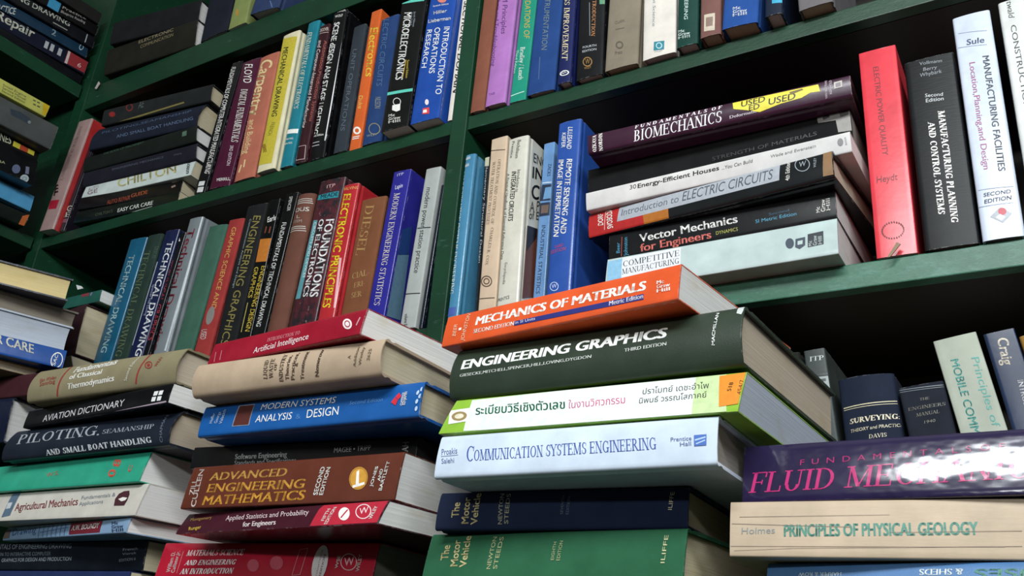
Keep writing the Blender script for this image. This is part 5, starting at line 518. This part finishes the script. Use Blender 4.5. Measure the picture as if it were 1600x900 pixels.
('paperback_book','dark navy book with white repair title and red end','upper pile on the side bookshelf',1,'pb','gloss','121729','w',(-1.6551,-0.2646,2.3272),1.4813,0.0055,-0.099,0.2498,0.0308,0.16,[('T','title','C8C8B8','s','Repair',1,0,0.69,[616,122,1362,145,610,319]),('Q','color_band','8E2A30','s',[2046,304,2515,334,2514,35,2053,25]),('Q','color_band','C8B8B4','s',[2055,306,2103,310,2117,20,2063,16]),('Q','publisher_mark','A8ACB0','s',[1590,238,1662,243,1668,86,1595,84]),('Q','publisher_mark','A8ACB0','s',[1705,245,1778,250,1784,92,1710,90]),('Q','publisher_mark','A8ACB0','s',[1868,247,1942,252,1947,93,1872,91]),('T','small_print','D8B0B0','s','6',0,0,0.69,[2312,84,2389,89,2309,180])]),
('paperback_book','dark teal blue book resting on the dark repair book','upper pile on the side bookshelf',1,'pb','gloss','173146','w',(-1.6521,-0.275,2.3597),1.4573,0.0071,0.161,0.2498,0.0247,0.16,[('T','small_print','8AA0A8','s','2',1,0,0.69,[1735,83,1818,88,1732,233]),('O','publisher_mark','9AB0B8','s',[2403,194,2398,166,2388,140,2376,119,2362,104,2348,98,2335,100,2325,110,2317,128,2314,152,2315,179,2321,207,2330,232,2342,254,2356,268,2370,275,2383,273,2394,263,2401,245,2405,221],[2390,191,2386,172,2380,154,2371,139,2361,129,2352,124,2342,126,2335,133,2330,146,2328,162,2329,181,2332,200,2339,219,2347,233,2357,244,2367,248,2376,247,2384,240,2389,227,2391,210]),('T','title','C8CCC8','s','PRACTICE',1,0,0.69,[573,-133,1000,60,568,30])]),
('paperback_book','blackish book with pale drawing title on the left side shelf','upper pile on the side bookshelf',1,'pb','gloss','101217','w',(-1.6461,-0.27,2.3864),1.469,0.0061,0.071,0.2499,0.0284,0.16,[('T','title','C0C4B8','s','ENGINEERING DRAWING',1,0,0.69,[76,37,1939,183,75,150]),('Q','author_name','8A8E88','s',[1618,49,1922,59,1926,84,1622,74]),('Q','publisher_mark','A0A4A8','s',[2311,245,2308,30,2330,37,2333,252])]),
('paperback_book','black book with light blue square on the left side shelf','upper pile on the side bookshelf',1,'pb','gloss','0F0E10','w',(-1.6416,-0.2737,2.4167),1.475,0.0055,0.019,0.25,0.0243,0.16,[('Q','label_panel','3A8CB4','s',[1437,199,1673,271,1666,5,1433,-30]),('T','title','A8A4A0','s','Machine Tools',0,0,0.69,[1723,254,2222,325,1727,315]),('T','title','A8A4A0','s','Practice',0,0,0.69,[1717,146,2221,218,1721,207]),('T','title','A8A4A0','s','Blueprint Reading',0,0,0.69,[1712,38,2221,113,1716,99])]),
('paperback_book','dark brownish book topmost in the upper left side-shelf pile','upper pile on the side bookshelf',1,'pb','cloth','181514','w',(-1.6284,-0.2779,2.4426),1.5088,0.0035,0.048,0.2501,0.0291,0.16,[]),
('paperback_book','thin dark green book with orange end under the blue one','lower pile on the side bookshelf',1,'pb','gloss','111A16','w',(-1.6267,-0.2656,1.9525),1.5147,0.005,-0.211,0.2221,0.0257,0.16,[('Q','color_band','B8602E','s',[2108,174,2216,255,2204,16,2099,8])]),
('paperback_book','sky blue book lying on the side shelf at the left edge','lower pile on the side bookshelf',1,'pb','cloth','4C94BE','w',(-1.6014,-0.2864,1.9797),1.5563,0.0013,0.041,0.2351,0.0329,0.16,[('T','title','2C5C80','s','AUTO',0,0,0.69,[1993,235,2134,240,1993,287])]),
('paperback_book','thick black book with round pale emblems at the left edge','lower pile on the side bookshelf',1,'pb','gloss','0B0C0F','w',(-1.5678,-0.3135,2.0131),1.5462,0.0022,0.201,0.2352,0.0564,0.16,[('Q','publisher_mark','5C6480','s',[2063,206,2064,176,2059,144,2047,115,2029,91,2007,74,1984,66,1962,67,1942,78,1927,97,1918,123,1917,153,1922,184,1934,213,1952,237,1973,255,1996,263,2019,262,2039,251,2054,232]),('Q','publisher_mark','6C7088','s',[2149,313,2215,333,2230,179,2165,160]),('Q','publisher_mark','A8B4B8','s',[2249,96,2249,68,2243,40,2229,12,2210,-11,2187,-28,2163,-37,2139,-37,2119,-29,2105,-13,2096,10,2095,37,2102,66,2115,93,2134,116,2157,134,2181,143,2205,144,2225,135,2240,119]),('O','publisher_mark','7C8C94','s',[2215,76,2215,62,2211,47,2203,33,2193,20,2180,11,2166,5,2153,5,2142,9,2134,17,2130,29,2129,43,2133,58,2141,73,2152,85,2164,95,2178,100,2191,101,2202,97,2210,88],[2198,67,2198,58,2195,49,2191,41,2184,33,2177,27,2169,24,2161,24,2154,26,2149,31,2147,38,2146,47,2149,56,2153,65,2160,72,2167,78,2175,81,2183,82,2190,79,2195,74]),('T','title','B0B088','s','BA',0,0,0.69,[1665,122,1779,153,1661,173])]),
('paperback_book','thin black book with yellow and red squares at the left edge','lower pile on the side bookshelf',1,'pb','gloss','0D0D0D','w',(-1.5809,-0.3138,2.0703),1.5536,0.0013,-0.061,0.2351,0.0166,0.16,[('T','title','C4C8B0','s','ENGINES',1,0,0.69,[1336,-18,1814,49,1312,119]),('Q','color_band','C4B83C','s',[1842,139,1977,138,1986,40,1853,36]),('Q','label_panel','B04428','s',[1977,138,2131,142,2140,51,1989,39]),('Q','color_band','C4B83C','s',[2131,142,2255,146,2264,54,2140,51])]),
('hardcover_book','thick grey book with worn speckled spine on the left side shelf','lower pile on the side bookshelf',1,'hc','worn','4B4E4D','c',(-1.5601,-0.3266,2.0876),1.5182,0.0039,-0.106,0.2505,0.0489,0.16,[('Q','cover_picture','303A44','s',[1599,350,1781,389,1973,366,2000,246,1813,256,1651,246]),('Q','publisher_mark','7C8488','s',[2011,303,2013,293,2012,283,2008,274,2003,266,1995,260,1987,257,1978,257,1970,259,1964,265,1960,273,1958,283,1959,293,1962,302,1968,310,1975,316,1984,319,1992,319,2000,316,2007,311])]),
('paperback_book','yellow paperback topmost on the left side shelf pile','lower pile on the side bookshelf',1,'pb','paper','B8B85A','c',(-1.5455,-0.3438,2.1378),1.5334,0.0025,-0.185,0.2354,0.0238,0.16,[('Q','color_band','C8A820','s',[2221,232,2372,240,2353,33,2285,14]),('T','title','5A6040','s','Small Engine',0,0,0.69,[1477,135,1910,148,1476,173]),('T','title','5A6040','s','Service Manual',0,0,0.69,[1487,82,1920,94,1486,120]),('T','title','5A6040','s','Second Edition',0,0,0.69,[1497,29,1930,40,1496,67]),('Q','publisher_mark','5A6040','s',[2039,163,2091,167,2091,191,2040,187]),('Q','publisher_mark','5A6040','s',[2115,168,2167,172,2168,196,2116,192]),('Q','publisher_mark','5A6040','s',[2066,95,2118,99,2119,124,2067,120]),('Q','publisher_mark','5A6040','s',[2143,100,2195,104,2196,129,2143,125])]),
('hardcover_book','navy book with its white page end showing beside the piloting book','pile of books at the left edge',1,'hc','gloss','1C2339','w',(-1.563,-0.1471,1.5023),0.0819,-0.0001,-0.076,0.2529,0.0665,0.19,[]),
('hardcover_book','maroon cloth book at the left edge beside the olive tan one','pile of books at the left edge',1,'hc','cloth','411A22','c',(-1.5245,-0.1434,1.5693),0.0542,-0.0004,0.134,0.25,0.0367,0.19,[]),
('hardcover_book','thin tan book under the blue car care book','pile of books at the left edge',1,'fore','paper','8A7A60','t',(-1.3795,-0.3394,1.6063),1.2776,0.001,0.068,0.2436,0.0144,0.11,[]),
('paperback_book','blue paperback reading CAR CARE with round white emblem','pile of books at the left edge',1,'pb','gloss','1F4F9A','w',(-1.3701,-0.3244,1.6213),1.1728,0.0013,0.072,0.2501,0.0291,0.11,[('T','title','DCD8C4','s','CAR CARE',1,0,0.69,[1333,176,2068,125,1303,310]),('O','publisher_mark','F2F0EA','s',[2478,100,2473,61,2461,27,2442,0,2418,-16,2393,-19,2368,-11,2346,9,2328,38,2318,74,2315,113,2319,152,2332,187,2351,213,2374,230,2400,234,2425,226,2447,206,2465,176,2476,139],[2467,101,2463,67,2452,38,2435,15,2415,2,2394,-2,2372,5,2353,22,2338,48,2329,79,2326,112,2330,146,2341,175,2357,198,2377,212,2399,216,2421,209,2440,192,2455,166,2464,135]),('T','publisher_mark','F2F0EA','s','SAC',1,0,0.69,[2393,12,2398,191,2350,26])]),
('hardcover_book','plain bluish white thick book above the car care book','pile of books at the left edge',1,'fore','paper','B4BCC8','b',(-1.3693,-0.3224,1.651),1.229,0.0008,-0.013,0.2487,0.041,0.11,[]),
('hardcover_book','grey-brown book with shaded pages second from the top at left','pile of books at the left edge',1,'fore','paper','7A7468','s',(-1.3679,-0.3178,1.6925),1.2737,0.0002,-0.069,0.2481,0.0275,0.11,[]),
('hardcover_book','navy covered book showing cream page edges at the left edge','pile of books at the left edge',1,'fore','gloss','1B2234','k',(-1.3713,-0.3472,1.7203),1.1348,0.0014,0.033,0.25,0.0365,0.11,[])
]
for row in BOOKS: make_book(*row)

# ------------------------------------------------------------------ scraps of paper
def scrap(name, label, cat, pts, thick, hexc):
    """a small sheet: front outline pts (x, y, z), given thickness towards the shelf"""
    bm = bmesh.new()
    A = [bm.verts.new(p) for p in pts]; B = [bm.verts.new((p[0], p[1] + thick, p[2])) for p in pts]; n = len(pts)
    bm.faces.new(A); bm.faces.new(B[::-1])
    for i in range(n): bm.faces.new((A[i], A[(i + 1) % n], B[(i + 1) % n], B[i]))
    bmesh.ops.recalc_face_normals(bm, faces=bm.faces)
    o = link_mesh(name, bm, ink_mat(hexc)); tag(o, label, cat)
scrap('paper_scrap', 'small bright white paper scrap on the mottled teal book at far left', 'paper', [(-1.5518, 0.05, 1.8634), (-1.5429, 0.05, 1.8521), (-1.5253, 0.05, 1.852), (-1.5337, 0.05, 1.8579)], 0.001, 'F4F4F4')
scrap('price_tag', 'tiny pale paper tag on the dark corner post of the shelves', 'tag', [(-1.5932, -0.0062, 2.2882), (-1.5876, -0.0062, 2.2849), (-1.5799, -0.0062, 2.2968), (-1.587, -0.0062, 2.3038)], 0.0012, 'C0B4B4')
scrap('paper_strip', 'narrow brown paper strip leaning against the foot of the bright red book', 'paper strip', [(-0.1152, -0.012, 1.6386), (-0.1123, -0.012, 1.6388), (-0.1022, -0.012, 1.6504), (-0.1054, -0.012, 1.653)], 0.0015, '7A5A30')
